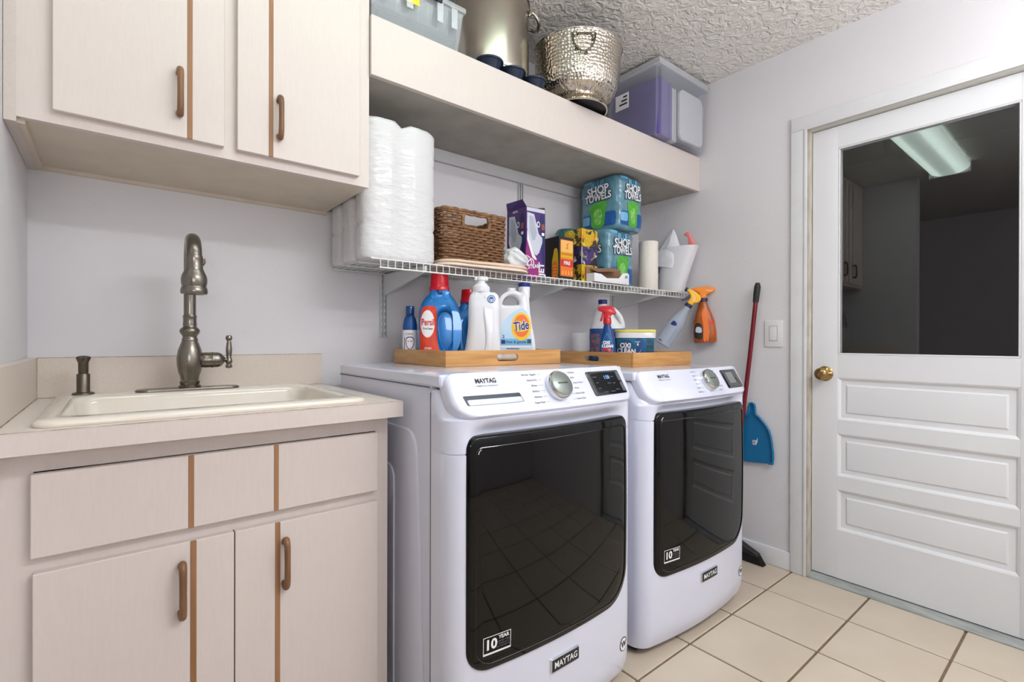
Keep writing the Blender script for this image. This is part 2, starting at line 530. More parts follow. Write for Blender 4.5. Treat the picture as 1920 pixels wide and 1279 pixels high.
struct(B('ceiling', (XFAR - .1, 0.2, YF - .1, 0.12, HC, HC + .1), m_ceil, smooth=0), 'white ceiling with rough stippled texture')
struct(B('wall_back', (XL - .1, 0.12, 0, 0.1, 0, HC), m_wall, smooth=0), 'pale painted back wall')
DY0, DY1, DZ = -0.924, -1.722, 2.035
bm = bmesh.new()
box(bm, 0, .12, DY0, 0.0, 0, HC)
box(bm, 0, .12, YF, DY1, 0, HC)
box(bm, 0, .12, DY1, DY0, DZ, HC)
struct(finish('wall_right', bm, m_wall, None, 0), 'white painted wall around the door')
bm = bmesh.new()
box(bm, XL - .1, XL, YE, 0, 0, HC)
struct(finish('wall_left', bm, m_wall, None, 0), 'pale wall at the left of the sink')
struct(B('wall_front', (XFAR - .1, 0.12, YF - .1, YF, 0, HC), m_wall, smooth=0), 'wall behind the camera')
bm = bmesh.new()
box(bm, XFAR - .1, XFAR, YF, 0.1, 0, HC)
box(bm, XFAR, XL - .1, 0, 0.1, 0, HC)
struct(finish('wall_far_left', bm, m_wall, None, 0), 'walls of the area behind the camera')

# baseboard on the right wall
struct(B('baseboard_right', (-0.012, 0, -0.862, -0.01, 0.0005, 0.085), m_trim, bev=0.004), 'low white baseboard beside the door casing')

# door casing, jambs
def casing(name, y0, y1, z0, z1, lab):
    bm = bmesh.new()
    box(bm, -0.014, 0, y0, y1, z0, z1, bev=0.003)
    return struct(finish(name, bm, m_trim, None, 35), lab)
c1 = casing('trim_1', -0.924, -0.862, 0.0005, 2.0355, 'white casing at the knob side of the door')
B('bead', (-0.019, -0.012, -0.931, -0.919, 0.001, 2.0355), m_trim, c1, bev=0.0025)
c2 = casing('trim_2', DY1 - .062, DY1, 0.0005, 2.0355, 'white casing at the hinge side of the door')
B('bead', (-0.019, -0.012, DY1 - .005, DY1 + .007, 0.001, 2.0355), m_trim, c2, bev=0.0025)
c3 = casing('trim_3', DY1 - .062, -0.862, 2.0358, 2.0975, 'white casing over the door')
B('bead', (-0.019, -0.012, DY1 + .007, -0.9312, 2.029, 2.041), m_trim, c3, bev=0.0025)
bm = bmesh.new()
box(bm, 0.0, .118, DY0 - .012, DY0, 0.0005, DZ)
j = struct(finish('trim_4', bm, m_trimold, None, 0), 'worn tan door jamb at the knob side')
j = struct(B('trim_5', (0.0, .118, DY1, DY1 + .012, 0.0005, DZ), m_trimold, smooth=0), 'door jamb at the hinge side')
j = struct(B('trim_6', (0.0, .118, DY1 + .012, DY0 - .012, DZ - .010, DZ), M('grey head jamb paint', (202, 199, 192), 0.6), smooth=0), 'head jamb over the door')
# dark strip standing in for the shade in the gap at the slab edge
struct(B('trim_7', (0.074, .08, DY0 - .022, DY0 - .012, 0.02, DZ - .01), m_dark, smooth=0), 'dark strip painted as shade in the door gap')
# threshold
bm = bmesh.new()
pr_ = [(-.008, 0.0), (-.008, .004), (.004, .010), (.020, .020), (.110, .021), (.110, 0.0)]
va = [bm.verts.new((x, DY1 + .0125, z)) for x, z in pr_]; vb = [bm.verts.new((x, DY0 - .0125, z)) for x, z in pr_]
for i in range(len(pr_)): bm.faces.new((va[i], va[(i + 1) % len(pr_)], vb[(i + 1) % len(pr_)], vb[i]))
bm.faces.new(va[::-1]); bm.faces.new(vb)
struct(finish('trim_8', bm, m_thresh, None, 0), 'scuffed grey metal threshold under the door')

# the door
dr = empty('door_1', (0.03, -1.3225, 0.0)); dr['kind'] = 'structure'
dr['label'] = 'white half-glazed door with three horizontal panels and a brass knob'
def dY(y): return y + 1.3225
YA, YB = dY(-0.9385), dY(-1.7065)
ya, yb = dY(-1.040), dY(-1.606)
B('stile', (0, .04, ya, YA, 0.0245, 2.022), m_door, dr, bev=0.0015)
B('stile', (0, .04, YB, yb, 0.0245, 2.022), m_door, dr, bev=0.0015)
for z0, z1 in ((0.0245, .238), (.416, .476), (.664, .724), (.911, 1.012), (1.926, 2.022)):
    B('rail', (0.0003, .0397, yb, ya, z0, z1), m_door, dr)
def dpanel(z0, z1):
    bm = bmesh.new()
    # sloped moulding into a recess, then raised field
    prof = [(0.0, 0.0), (0.006, 0.003), (0.012, 0.0095), (0.030, 0.011), (0.036, 0.006), (0.05, 0.0045)]
    prev = None
    for ins, dep in prof:
        loop = [bm.verts.new((dep, yb + ins * 1.0, z0 + ins)), bm.verts.new((dep, ya - ins * 1.0, z0 + ins)),
                bm.verts.new((dep, ya - ins * 1.0, z1 - ins)), bm.verts.new((dep, yb + ins * 1.0, z1 - ins))]
        if prev:
            for i in range(4): bm.faces.new((prev[i], prev[(i + 1) % 4], loop[(i + 1) % 4], loop[i]))
        prev = loop
    bm.faces.new(prev)
    ob = finish('panel', bm, m_door, dr, 20)
for z0, z1 in ((.238, .416), (.476, .664), (.724, .911)): dpanel(z0, z1)
B('panel_backing', (0.014, .036, yb, ya, .238, .911), m_door, dr)
# glazing bead + pane
bm = bmesh.new()
for (a, b_, c, d) in ((yb, ya, 1.012, 1.019), (yb, ya, 1.919, 1.926), (yb, yb + .007, 1.019, 1.919), (ya - .007, ya, 1.019, 1.919)):
    box(bm, 0.001, .012, a, b_, c, d, bev=0.002, seg=1)
    box(bm, 0.028, .039, a, b_, c, d, bev=0.002, seg=1)
finish('glazing_bead', bm, m_trim, dr, 35)
B('glass_pane', (0.016, .020, yb + .0005, ya - .0005, 1.013, 1.925), m_pane, dr, smooth=0, label='dark reflective window pane in the door')
# knob
kb = empty('doorknob', (0.0, dY(-0.992), 0.926)); kb.parent = dr; kb['label'] = 'round polished brass doorknob'
L('rosette', [(0.001, 0.0), (.032, -0.0005), (.033, -.003), (.030, -.006), (.020, -.008), (.014, -.012), (.012, -.030)], m_brass, kb, 40, axis='x')
L('knob', [(0.010, -.028), (.014, -.031), (.024, -.036), (.0275, -.045), (.027, -.053), (.022, -.060), (.012, -.063), (.0115, -.0615), (.006, -.0615), (0.0005, -.0615)], m_brass, kb, 40, axis='x')
B('latch_edge', (0.004, .036, YA + .0002, YA + .0012, .90, .955), m_dark, dr)

# beyond the door: a dark enclosed porch so that the pane looks onto night
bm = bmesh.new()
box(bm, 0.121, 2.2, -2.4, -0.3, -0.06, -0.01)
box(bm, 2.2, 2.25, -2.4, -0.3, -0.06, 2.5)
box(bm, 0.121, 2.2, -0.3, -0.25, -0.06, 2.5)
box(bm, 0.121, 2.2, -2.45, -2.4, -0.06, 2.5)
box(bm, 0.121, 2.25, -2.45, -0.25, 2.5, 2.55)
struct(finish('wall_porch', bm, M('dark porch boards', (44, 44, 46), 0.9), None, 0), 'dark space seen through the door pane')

# light switch
sw = empty('light_switch', (0, -0.7825, 1.107), label='white rocker light switch plate on wall left of the door', cat='switch')
B('cover_plate', (-0.006, 0, -.0405, .0405, -.0635, .0635), m_switch, sw, bev=0.0025)
B('rocker', (-0.009, -.0055, -.017, .017, -.034, .034), m_switch, sw, bev=0.0012)
bm = bmesh.new()
box(bm, -0.0064, -.0058, -.0185, .0185, -.0355, .0355)
finish('rocker_seam', bm, m_print, sw, 0)

# ceiling fixture over the machines (seen mirrored in the door pane)
cf = empty('ceiling_light', (-1.86, -0.998, HC), label='long fluorescent ceiling light with wraparound lens above the machines', cat='light')
B('housing', (-.61, .61, -.075, .075, -.045, -.0005), m_trim, cf, bev=.003)
prof = [(-.118, -.012), (-.122, -.030), (-.105, -.058), (-.06, -.076), (0, -.080), (.06, -.076), (.105, -.058), (.122, -.030), (.118, -.012)]
bm = bmesh.new()
rows = [[bm.verts.new((x, y, z)) for (y, z) in prof] for x in (-.6, .6)]
for i in range(len(prof) - 1): bm.faces.new((rows[0][i], rows[0][i + 1], rows[1][i + 1], rows[1][i]))
for r_ in rows: bm.faces.new(r_)
m_lens = M('ribbed lens', (240, 250, 246), 0.5, emit=((232, 255, 243), FIXTURE_L))
nt = m_lens.node_tree; bb = nt.nodes['Principled BSDF']
tc = nt.nodes.new('ShaderNodeTexCoord'); sp = nt.nodes.new('ShaderNodeSeparateXYZ'); nt.links.new(tc.outputs['Object'], sp.inputs[0])
# two tubes glow through the lens: brighter bands along +-6 cm
mth = nt.nodes.new('ShaderNodeMath'); mth.operation = 'ABSOLUTE'; nt.links.new(sp.outputs['Y'], mth.inputs[0])
mr = nt.nodes.new('ShaderNodeFloatCurve')
cv = mr.mapping.curves[0]
cv.points[0].location = (0, .42); cv.points[1].location = (1, .35)
cv.points.new(.28, .55); cv.points.new(.52, 1.0); cv.points.new(.78, .8)
mr.mapping.update()
mm = nt.nodes.new('ShaderNodeMath'); mm.operation = 'MULTIPLY'; mm.inputs[1].default_value = 1 / .125
nt.links.new(mth.outputs[0], mm.inputs[0]); nt.links.new(mm.outputs[0], mr.inputs['Value'])
m3 = nt.nodes.new('ShaderNodeMath'); m3.operation = 'MULTIPLY'; m3.inputs[1].default_value = FIXTURE_L * 1.5
nt.links.new(mr.outputs[0], m3.inputs[0]); nt.links.new(m3.outputs[0], bb.inputs['Emission Strength'])
finish('diffuser', bm, m_lens, cf, 60)
for x0, x1 in ((-.622, -.6), (.6, .622)): B('end_cap', (x0, x1, -.124, .124, -.082, -.002), m_trim, cf, bev=.004)
fill_cf = empty('ceiling_light', (-1.3, -2.45, HC), label='added fill light on the ceiling behind the camera, out of view', cat='light')  # unseen fixture, put in to carry the overhead fill
B('housing', (-.61, .61, -.075, .075, -.045, -.0005), m_trim, fill_cf, bev=.003)
B('diffuser', (-.6, .6, -.12, .12, -.08, -.046), m_fill, fill_cf, bev=.01)

# ================================================================== UPPER CABINET
uc = empty('wall_cabinet', (-2.234, 0, 1.535), label='cream laminate wall cabinet with two oak-striped doors above the sink', cat='cabinet')
def ux(x): return x + 2.234
CX0, CX1 = ux(-2.612), ux(-1.853)
UH = HC - 1.535 - .001
bm = bmesh.new()
box(bm, CX0, CX1, -.366, -.001, .004, UH)
finish('carcass', bm, m_lamside, uc, 0)
B('bottom_panel', (CX0 + .002, CX1 - .002, -.366, -.002, 0, .004), m_under, uc, smooth=0)
bm = bmesh.new()
for (a, b_, c, d) in ((CX0, CX0 + .055, -.001, UH), (CX1 - .035, CX1, -.001, UH), (ux(-2.242), ux(-2.205), .0301, UH - .0401), (CX0 + .055, CX1 - .035, -.001, .03), (CX0 + .055, CX1 - .035, UH - .04, UH)):
    box(bm, a, b_, -.385, -.366, c, d)
finish('face_frame', bm, m_lam, uc, 0)
bm = bmesh.new()
box(bm, CX0 - .019, CX0, -.385, -.003, -.012, UH); 
finish('scribe_filler', bm, m_lamside, uc, 0)
bm = bmesh.new()
box(bm, CX0, CX1, -.012, -.0005, -.010, 0)
box(bm, CX0, CX0 + .012, -.37, -.012, -.010, 0)
finish('scribe_moulding', bm, m_under, uc, 0)
def handle(parent, x, y, zc, h=.108, so=.024):
    pts = cr([(x, y + .002, zc - h / 2 + .008), (x, y - so * .55, zc - h / 2 + .001), (x, y - so * .95, zc - h / 2 + .016), (x, y - so, zc), (x, y - so * .95, zc + h / 2 - .016), (x, y - so * .55, zc + h / 2 - .001), (x, y + .002, zc + h / 2 - .008)], 6, False)
    rs = [.0066 + .0012 * abs(i / (len(pts) - 1) - .5) * 2 for i in range(len(pts))]
    return T('handle', pts, rs, m_handle, parent, 12)
def cab_door(parent, x0, x1, z0, z1, y, strip, hx, hz, mat=m_lam, t=.018):
    d = B('door', (x0, x1, y - t, y, z0, z1), mat, parent, bev=.0012, seg=1)
    B('oak_strip', (strip - .0055, strip + .0055, y - t - .0012, y - t + .004, z0 - .0003, z1 + .0003), m_oak, d, bev=.0008, seg=1)
    handle(d, hx, y - t, hz)
    return d
cab_door(uc, ux(-2.556), ux(-2.239), .023, .855, -.385, ux(-2.312), ux(-2.333), .126)
cab_door(uc, ux(-2.210), ux(-1.888), .023, .855, -.385, ux(-2.131), ux(-2.111), .128)

# ================================================================== SINK CABINET
sc = empty('base_cabinet', (-2.26, 0, 0), label='cream laminate sink cabinet with oak strips and two doors', cat='cabinet')
def sx_(x): return x + 2.26
bx0, bx1 = sx_(-2.631), sx_(-1.890)
bm = bmesh.new()
box(bm, bx0, bx0 + .016, -.58, -.001, .09, .872); box(bm, bx1 - .016, bx1, -.58, -.001, .09, .872)
box(bm, bx0 + .016, bx1 - .016, -.58, -.001, .09, .106); box(bm, bx0 + .016, bx1 - .016, -.012, -.001, .106, .872)
finish('carcass', bm, m_lamside, sc, 0)
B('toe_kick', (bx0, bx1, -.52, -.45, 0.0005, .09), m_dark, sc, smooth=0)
bm = bmesh.new()
for (a, b_, c, d) in ((bx0, sx_(-2.567), .09, .872), (sx_(-1.924), bx1, .09, .872), (sx_(-2.567), sx_(-1.924), .835, .872), (sx_(-2.567), sx_(-1.924), .655, .685), (sx_(-2.567), sx_(-1.924), .09, .12), (sx_(-2.27), sx_(-2.23), .12, .655)):
    box(bm, a, b_, -.598, -.58, c, d)
finish('face_frame', bm, m_lam, sc, 0)
df = B('drawer_front', (sx_(-2.5695), sx_(-1.925), -.616, -.598, .684, .833), m_lam, sc, bev=.0012, seg=1)
for x in (-2.331, -2.168):
    B('oak_strip', (sx_(x) - .005, sx_(x) + .005, -.6172, -.612, .6838, .8333), m_oak, df, bev=.0008, seg=1)
cab_door(sc, sx_(-2.567), sx_(-2.2525), .10, .656, -.598, sx_(-2.327), sx_(-2.347), .563)
cab_door(sc, sx_(-2.2505), sx_(-1.924), .10, .656, -.598, sx_(-2.165), sx_(-2.150), .563)
B('door_gap', (sx_(-2.2524), sx_(-2.2506), -.612, -.5985, .10, .655), m_dark, sc, smooth=0)

# ================================================================== WORKTOP
wt = empty('worktop', (-2.25, -.33, .875), label='speckled cream laminate worktop with splashbacks around the sink', cat='worktop')
def wx(x): return x + 2.25
def wy(y): return y + .33
SX0, SX1, SY0, SY1 = -2.548, -1.985, -.575, -.150     # hole for the sink
bm = bmesh.new()
for (a, b_, c, d) in ((-2.631, SX0, -.653, -.0015), (SX1, -1.874, -.653, -.0015), (SX0, SX1, -.653, SY0), (SX0, SX1, SY1, -.0015)):
    box(bm, wx(a), wx(b_), wy(c), wy(d), 0.0, .040)
bmesh.ops.remove_doubles(bm, verts=bm.verts, dist=1e-5)
finish('slab', bm, m_counter, wt, 0)
B('front_edge', (wx(-2.631), wx(-1.874), wy(-.6545), wy(-.6528), 0.0, .0392), m_lam, wt, smooth=0)
B('end_edge', (wx(-1.8742), wx(-1.8728), wy(-.6545), wy(-.0015), 0.0, .0392), m_lam, wt, smooth=0)
B('back_splash', (wx(-2.612), wx(-1.875), wy(-.020), wy(-.001), .0402, .148), m_splash, wt, bev=.001, seg=1)
B('side_splash', (wx(-2.631), wx(-2.6122), wy(-.652), wy(-.001), .0402, .148), m_splash, wt, bev=.001, seg=1)
B('edge_seam', (wx(-2.631), wx(-1.8725), wy(-.6551), wy(-.6526), .0390, .0403), M('brown laminate seam', (158, 136, 118), 0.7, noise=(40, (214, 200, 190), 1.0)), wt, smooth=0)
B('splash_seam', (wx(-2.612), wx(-1.8745), wy(-.0208), wy(-.0190), .1470, .1486), M('brown top seam', (150, 128, 110), 0.7, noise=(40, (214, 200, 190), 0.7)), wt, smooth=0)
bm = bmesh.new(); box(bm, wx(-2.6122), wx(-2.6105), wy(-.65), wy(-.021), .0402, .0412); box(bm, wx(-2.611), wx(-1.876), wy(-.022), wy(-.0203), .0402, .0412)
finish('caulk_line', bm, M('brown old caulk', (128, 112, 92), 0.8, noise=(60, (190, 176, 158), 1.0)), wt, 0)

# ================================================================== SINK
sk = empty('sink', (-2.262, -.352, .915), label='cream enamel drop-in sink set in the worktop', cat='sink')
ow, oh = .616, .556        # outer rim
def ring(bm, w, h, r, z, cy=0.0, cx=0.0):
    return [bm.verts.new((p[0], p[1], z)) for p in rrect(w, h, r, 6, cx, cy)]
bm = bmesh.new()
CB = -.030                 # bowl centre is nearer the front, faucet ledge behind
seq = [(ow - .004, oh - .004, .03, .0003, 0), (ow, oh, .032, .004, 0), (ow - .003, oh - .003, .031, .009, 0), (ow - .012, oh - .012, .028, .0125, 0), (ow - .05, oh - .05, .03, .0135, 0)]
prev = None
for (w, h, r, z, cy) in seq:
    rg = ring(bm, w, h, r, z, cy)
    if prev:
        for i in range(len(rg)): bm.faces.new((prev[i], prev[(i + 1) % len(rg)], rg[(i + 1) % len(rg)], rg[i]))
    prev = rg
for (w, h, r, z, cy) in ((.552, .400, .045, .0135, CB), (.540, .388, .045, .009, CB), (.532, .380, .045, -.004, CB), (.515, .364, .05, -.09, CB), (.47, .32, .06, -.165, CB), (.40, .25, .07, -.182, CB), (.08, .08, .039, -.188, CB)):
    rg = ring(bm, w, h, r, z, cy)
    for i in range(len(rg)): bm.faces.new((prev[i], prev[(i + 1) % len(rg)], rg[(i + 1) % len(rg)], rg[i]))
    prev = rg
bm.faces.new(prev)
finish('basin', bm, m_sink, sk, 50)
L('drain', [(.038, -.187), (.040, -.184), (.030, -.184), (.028, -.1865), (.001, -.1865)], m_chrome, sk, 32, c=(0, CB, 0))

# ================================================================== FAUCET
fa = empty('faucet', (-2.285, -.145, .929), label='tall brushed nickel gooseneck faucet with side lever', cat='faucet')
plate('deck_plate', rrect(.250, .062, .030, 8), lambda u, v, d: (u, v, .0065 - d), .0065, .004, m_nickel, fa, 4)
L('body', [(0.0265, 0.0060), (0.0275, 0.0085), (0.0275, 0.0118), (0.0235, 0.0143), (0.0245, 0.0193), (0.0255, 0.0234), (0.0225, 0.0268), (0.0235, 0.0384), (0.0285, 0.0525), (0.0315, 0.0716), (0.0320, 0.0907), (0.0290, 0.1131), (0.0225, 0.1322), (0.0195, 0.1388), (0.0205, 0.1421), (0.0190, 0.1463), (0.0175, 0.1504), (0.0190, 0.1554), (0.0235, 0.1612), (0.0255, 0.1678), (0.0235, 0.1737), (0.0175, 0.1786), (0.0165, 0.1828), (0.0175, 0.1869), (0.0165, 0.1936), (0.0165, 0.2052), (0.0178, 0.2085), (0.0165, 0.2118), (0.0150, 0.2152)], m_nickel, fa, 40)
# gooseneck toward the viewer
arc = []
R = .098
for k in range(25):
    a = PI - PI * 0.99 * k / 24
    arc.append((-.011 * (1 + math.cos(a)) / 2, -(R + R * math.cos(a)), .352 + R * .60 * math.sin(a)))
pts = [(0, 0, .20), (0, 0, .29)] + arc
T('spout', pts, [.0150] * 3 + [.0150 + .002 * min(1, i / 12) for i in range(len(pts) - 3)], m_nickel, fa, 24)
hx_, hy_ = -.011, -2 * R
L('spray_head', [(.0155, 0.361), (.0190, 0.354), (.0180, 0.348), (.0180, 0.334), (.0195, 0.328), (.0190, 0.324), (.0225, 0.316), (.0275, 0.305), (.0290, 0.296), (.0285, 0.286), (.0265, 0.278), (.0290, 0.273), (.0300, 0.267), (.0300, 0.262), (.0285, 0.259), (.022, 0.258), (.020, 0.262), (.001, 0.262)], m_nickel, fa, 40, c=(hx_, hy_, 0))
T('spray_button', [(hx_ + .017, hy_ + .001, .334), (hx_ + .021, hy_ - .001, .341), (hx_ + .0195, hy_, .351)], .004, m_nickeld, fa, 10)
lv = L('valve', [(.0175, .024), (.0215, .030), (.0225, .038), (.0220, .052), (.0232, .054), (.0232, .057), (.0222, .059), (.0225, .068), (.0190, .078), (.0120, .083), (.008, .087)], m_nickel, fa, 32, c=(0, 0, .084), axis='x')
L('lever', [(.002, .092), (.0085, .094), (.0095, .099), (.0060, .104), (.0095, .111), (.0082, .118), (.0062, .124), (.0078, .135), (.0085, .148), (.0062, .168), (.0052, .174), (.0085, .179), (.0090, .184), (.006, .190), (.001, .191)], m_nickel, lv, 24, c=(.098, -.002, -.034))
T('lever_stem', [(.080, 0, .084), (.098, -.002, .084)], .006, m_nickel, lv, 12)

sd = empty('soap_dispenser', (-2.516, -.118, .928), label='short brushed nickel soap pump left of the faucet', cat='dispenser')
L('collar', [(.0225, 0.0), (.0235, .002), (.022, .005), (.0145, .007), (.0138, .010), (.0138, .052), (.0120, .055)], m_nickeld, sd, 32)
L('pump_head', [(.0090, .054), (.0105, .058), (.0108, .084), (.0125, .088), (.0150, .094), (.0155, .098), (.010, .101), (.001, .102)], m_nickeld, sd, 32)
T('nozzle', [(0, 0, .093), (-.004, -.016, .0935), (-.006, -.024, .089)], [.006, .0052, .0042], m_nickeld, sd, 10)

# ================================================================== WASHER / DRYER
def machine(name, label, loc, rz, H, washer):
    t = empty(name, loc, rz, label, 'washing machine' if washer else 'dryer')
    HW = .343
    def face(x, z):
        """front surface of the plastic facade (negative y)"""
        u = min(1.0, abs(x) / HW)
        d = .735 - .030 * u * u
        r = .030
        if abs(x) > HW - .045:
            k = (abs(x) - (HW - .045)) / .045
            d -= .045 * (1 - math.sqrt(max(0, 1 - k * k)))
        # scoop over the door
        if abs(x) < .30:
            w = 1 - max(0, (abs(x) - .24) / .06)
            q = max(0.0, min(1.0, ((.884 if washer else .868) - z) / .040))
            if z > .80: d -= .024 * w * (q * q * (3 - 2 * q))
        if z < .10: d -= .030 * ((.10 - z) / .10) ** 2
        if z > H - .112: d -= .010 + .60 * (z - H + .112)
        # seam across the facade
        return -d
    bm = bmesh.new()
    xs_ = [-HW] + [-HW + .045 * (1 - math.cos(PI / 2 * k / 7)) for k in range(1, 8)] + [-.298 + .596 * k / 22 for k in range(1, 22)] + [HW - .045 * (1 - math.cos(PI / 2 * k / 7)) for k in range(7, 0, -1)] + [HW]
    zs = [.028, .034, .045, .07, .10, .3, .5, .7, .7985, .8000, .8015, .8030] + [.815 + .006 * k for k in range(13)] + [.90, .93, H - .042]
    rows = []
    for z in zs:
        row = []
        for x in xs_:
            y = face(x, z)
            if z in (.8000, .8015) : y += .0035
            row.append(bm.verts.new((x, y, z)))
        # return to the sides
        yl = face(-HW, z)
        L_ = [bm.verts.new((-HW, yy, z)) for yy in (-.618,)]
        R_ = [bm.verts.new((HW, yy, z)) for yy in (-.618,)]
        rows.append(L_ + row + R_)
    for i in range(len(rows) - 1):
        for k in range(len(rows[0]) - 1):
            bm.faces.new((rows[i][k], rows[i][k + 1], rows[i + 1][k + 1], rows[i + 1][k]))
    bm.faces.new([v for v in rows[0]][::-1]); bm.faces.new(rows[-1])
    fc = finish('front_facade', bm, m_white, t, 28)
    bm = bmesh.new(); box(bm, -HW + .0015, HW - .0015, -.6165, 0, .03, H - .030, bev=.004)
    cab = finish('cabinet_body', bm, m_whiteside, t, 30)
    # stamped side panels
    for s in (-1, 1):
        prof = dense(rrect(.42, .80, .1, 8, cx=-.330 - .0, cy=.44, radii=[.02, .02, .13, .05]), .03)
        def mp(u, v, d, s=s): 
            vv = (v - .44) / .40
            return (s * (HW + .0045 - d), -(-u) - .022 * (1 - vv) if False else u + .045 * ((1 - vv) / 2) * 0 - .050 * (1 - ((v - .04) / .80)) ** .6 * (1 if u < -.33 else 0) * min(1, (-.33 - u) / .1) if True else u, v)
        plate('side_panel', prof, mp, .008, .006, m_whiteside, t, 4)
        prof2 = dense(rrect(.26, .66, .07, 8, cx=-.300, cy=.40, radii=[.02, .02, .09, .04]), .03)
        plate('side_bead', prof2, lambda u, v, d, s=s: (s * (HW + .0085 - d), u, v), .006, .005, m_whiteside, t, 4)
    # lid
    bm = bmesh.new()
    box(bm, -HW, HW, -.66, .004, H - .036, H - .004, bev=.010, seg=3)
    finish('top_lid', bm, m_white, t, 35)
    B('lid_seam', (-HW - .0004, HW + .0004, -.612, .002, H - .0385, H - .0355), m_groove, t, smooth=0)
    B('facade_seam', (-HW - .0006, HW + .0006, -.6195, -.6165, .03, H - .05), m_groove, t, smooth=0)
    # sloping console
    out = dense(rrect(.668, .121, .02, 8, cx=0, cy=0, radii=[.052, .036, .022, .022]), .02)
    def con(u, v, d):
        k = (v + .0605) / .121
        bow = .020 * (u / .334) ** 2
        y = -.738 + .056 * k + bow + d * .86
        z = H - .104 + .104 * k - d * .5
        taper = 1 - .010 * (1 - k)
        return (u * taper, y, z)
    plate('console', out, con, .034, .014, m_white, t, 8)
    # knob
    kx = .001 if washer else .040
    c0 = Vector(con(kx, .004, 0)); nrm = Vector((0, -.86, .5)).normalized()
    ke = empty('cycle_knob', tuple(c0)); ke.parent = t
    ke.rotation_euler = nrm.to_track_quat('Z', 'Y').to_euler()
    L('knob_ring', [(.041, -.002), (.041, .010), (.040, .021), (.0372, .0245), (.036, .0242)], m_chrome, ke, 48)
    L('knob_face', [(.0362, .020), (.0360, .0245), (.034, .0262), (.001, .0265)], m_knobf, ke, 48)
    text('knob_lettering', 'NORMAL', .011, lambda u, v, d: (u, v, .0268 - d), m_printd, ke, sx=1.0) if False else None
    bm = bmesh.new()
    for k in range(-5, 6):
        if k % 2: box(bm, k * .0034 - .0011, k * .0034 + .0011, -.0016, .0016, .0264, .0268)
        else: box(bm, k * .0034 - .0012, k * .0034 + .0012, -.0022, .0022, .0264, .0268)
    finish('knob_legend', bm, m_printd, ke, 0)
    # console print
    text('brand_lettering', 'MAYTAG', .0185, con, m_printd, t, at=(-.226 if washer else -.212, .034), bold=.022, sx=.82, sy=1.0)
    text('small_lettering', 'COMMERCIAL TECHNOLOGY', .0048, con, m_print, t, at=(-.226 if washer else -.212, .0205), bold=.01, sx=1.05)
    wl = ['Normal   Regular', 'Heavy Duty', 'Whites', 'Bedding', 'Delicates', 'Rapid Wash'] if washer else ['Normal', 'Towels', 'Heavy', 'Bulky', 'Wrinkle', 'Quick Dry']
    wr = ['Delicates', 'Bulky', 'Clean Washer', 'Wool', 'Drain & Spin', 'Power Wash'] if washer else ['Steam', 'Casual', 'Regular', 'Jeans', 'Timed Dry', 'Mixed']
    for i in range(6):
        v = .045 - .0165 * i
        bend = .010 * (1 - abs(i - 2.5) / 2.5)
        text('cycle_name', wl[i], .0072, con, m_print, t, at=(kx - .062 - bend, v), align='RIGHT', bold=.012)
        text('cycle_name', wr[i], .0072, con, m_print, t, at=(kx + .060 + bend, v), align='LEFT', bold=.012)
    bm = bmesh.new()
    for i in range(6):
        v = .045 - .0165 * i; bend = .010 * (1 - abs(i - 2.5) / 2.5)
        for s in (-1, 1):
            a, b_ = kx + s * (.046 + bend * .4), kx + s * (.058 + bend)
            q = [con(a, v - .0003, -.001), con(b_, v - .0003, -.001), con(b_, v + .0003, -.001), con(a, v + .0003, -.001)]
            bm.faces.new([bm.verts.new(p) for p in q])
    finish('cycle_ticks', bm, m_print, t, 0, kind='stuff')
    # display
    dx = .222 if washer else .240
    dw, dh = (.164, .080) if washer else (.140, .082)
    do = dense(rrect(dw, dh, .006, 4), .01)
    def dmap(u, v, d): return con(dx + u - (v) * .14, v + .003, d)
    plate('display', do, lambda u, v, d: dmap(u, v, d - .0022), .004, .0015, m_disp, t, 4)
    if washer:
        for yy, hh in ((.018, .030), (-.018, .030)):
            bo = dense(rrect(.014, hh, .003, 3, cx=.069, cy=yy), .008)
            plate('button', bo, lambda u, v, d: dmap(u, v, d - .0036), .003, .001, m_print, t, 3)
        text('digits', '1:58', .017, dmap, m_lcdon, t, at=(.006, .017), depth=-.0034, bold=.01)
        for (a, b_, w) in ((-.052, .020, .020), (-.05, .001, .014), (-.05, -.017, .014), (.006, -.003, .018), (.034, .018, .018), (-.028, -.031, .022), (.008, -.031, .022), (.032, -.004, .014), (.036, -.026, .022)):
            flat_decal('button_legend', rrect(w, .0022, .0005, 1, a, b_), dmap, m_print, t, depth=-.0034, rings=1)
    else:
        plate('lcd_window', dense(rrect(.058, .048, .003, 3, cx=-.008, cy=.004), .01), lambda u, v, d: dmap(u, v, d - .0036), .003, .001, m_lcd, t, 3)
        for (a, b_, w) in ((-.046, .02, .012), (-.046, 0, .012), (.04, .018, .02), (.04, 0, .02), (-.01, -.031, .05)):
            flat_decal('button_legend', rrect(w, .0022, .0005, 1, a, b_), dmap, m_print, t, depth=-.0034, rings=1)
    if washer:
        so = dense(rrect(.168, .026, .003, 3, cx=-.214, cy=-.017), .012)
        def sk_(u, v, d): return con(u + (-.205 - u) * 0 - (v + .024) * .25, v, d)
        plate('dispenser_recess', so, lambda u, v, d: sk_(u, v, d - .0006), .003, .0005, M('recess shade plastic', (60, 66, 78), 0.5), t, 3)
        so2 = dense(rrect(.161, .0145, .003, 3, cx=-.2135, cy=-.0230), .012)
        plate('dispenser_drawer', so2, lambda u, v, d: sk_(u, v, d - .003), .004, .002, M('drawer lip plastic', (206, 214, 232), 0.3), t, 3)
    # black door
    DW, DB, DT = (.594, .272, .842) if washer else (.594, .262, .826)
    cz = (DB + DT) / 2
    out = dense(rrect(DW, DT - DB, .05, 10, cx=-.004, cy=cz, radii=[.060, .100, .030, .030]), .02)
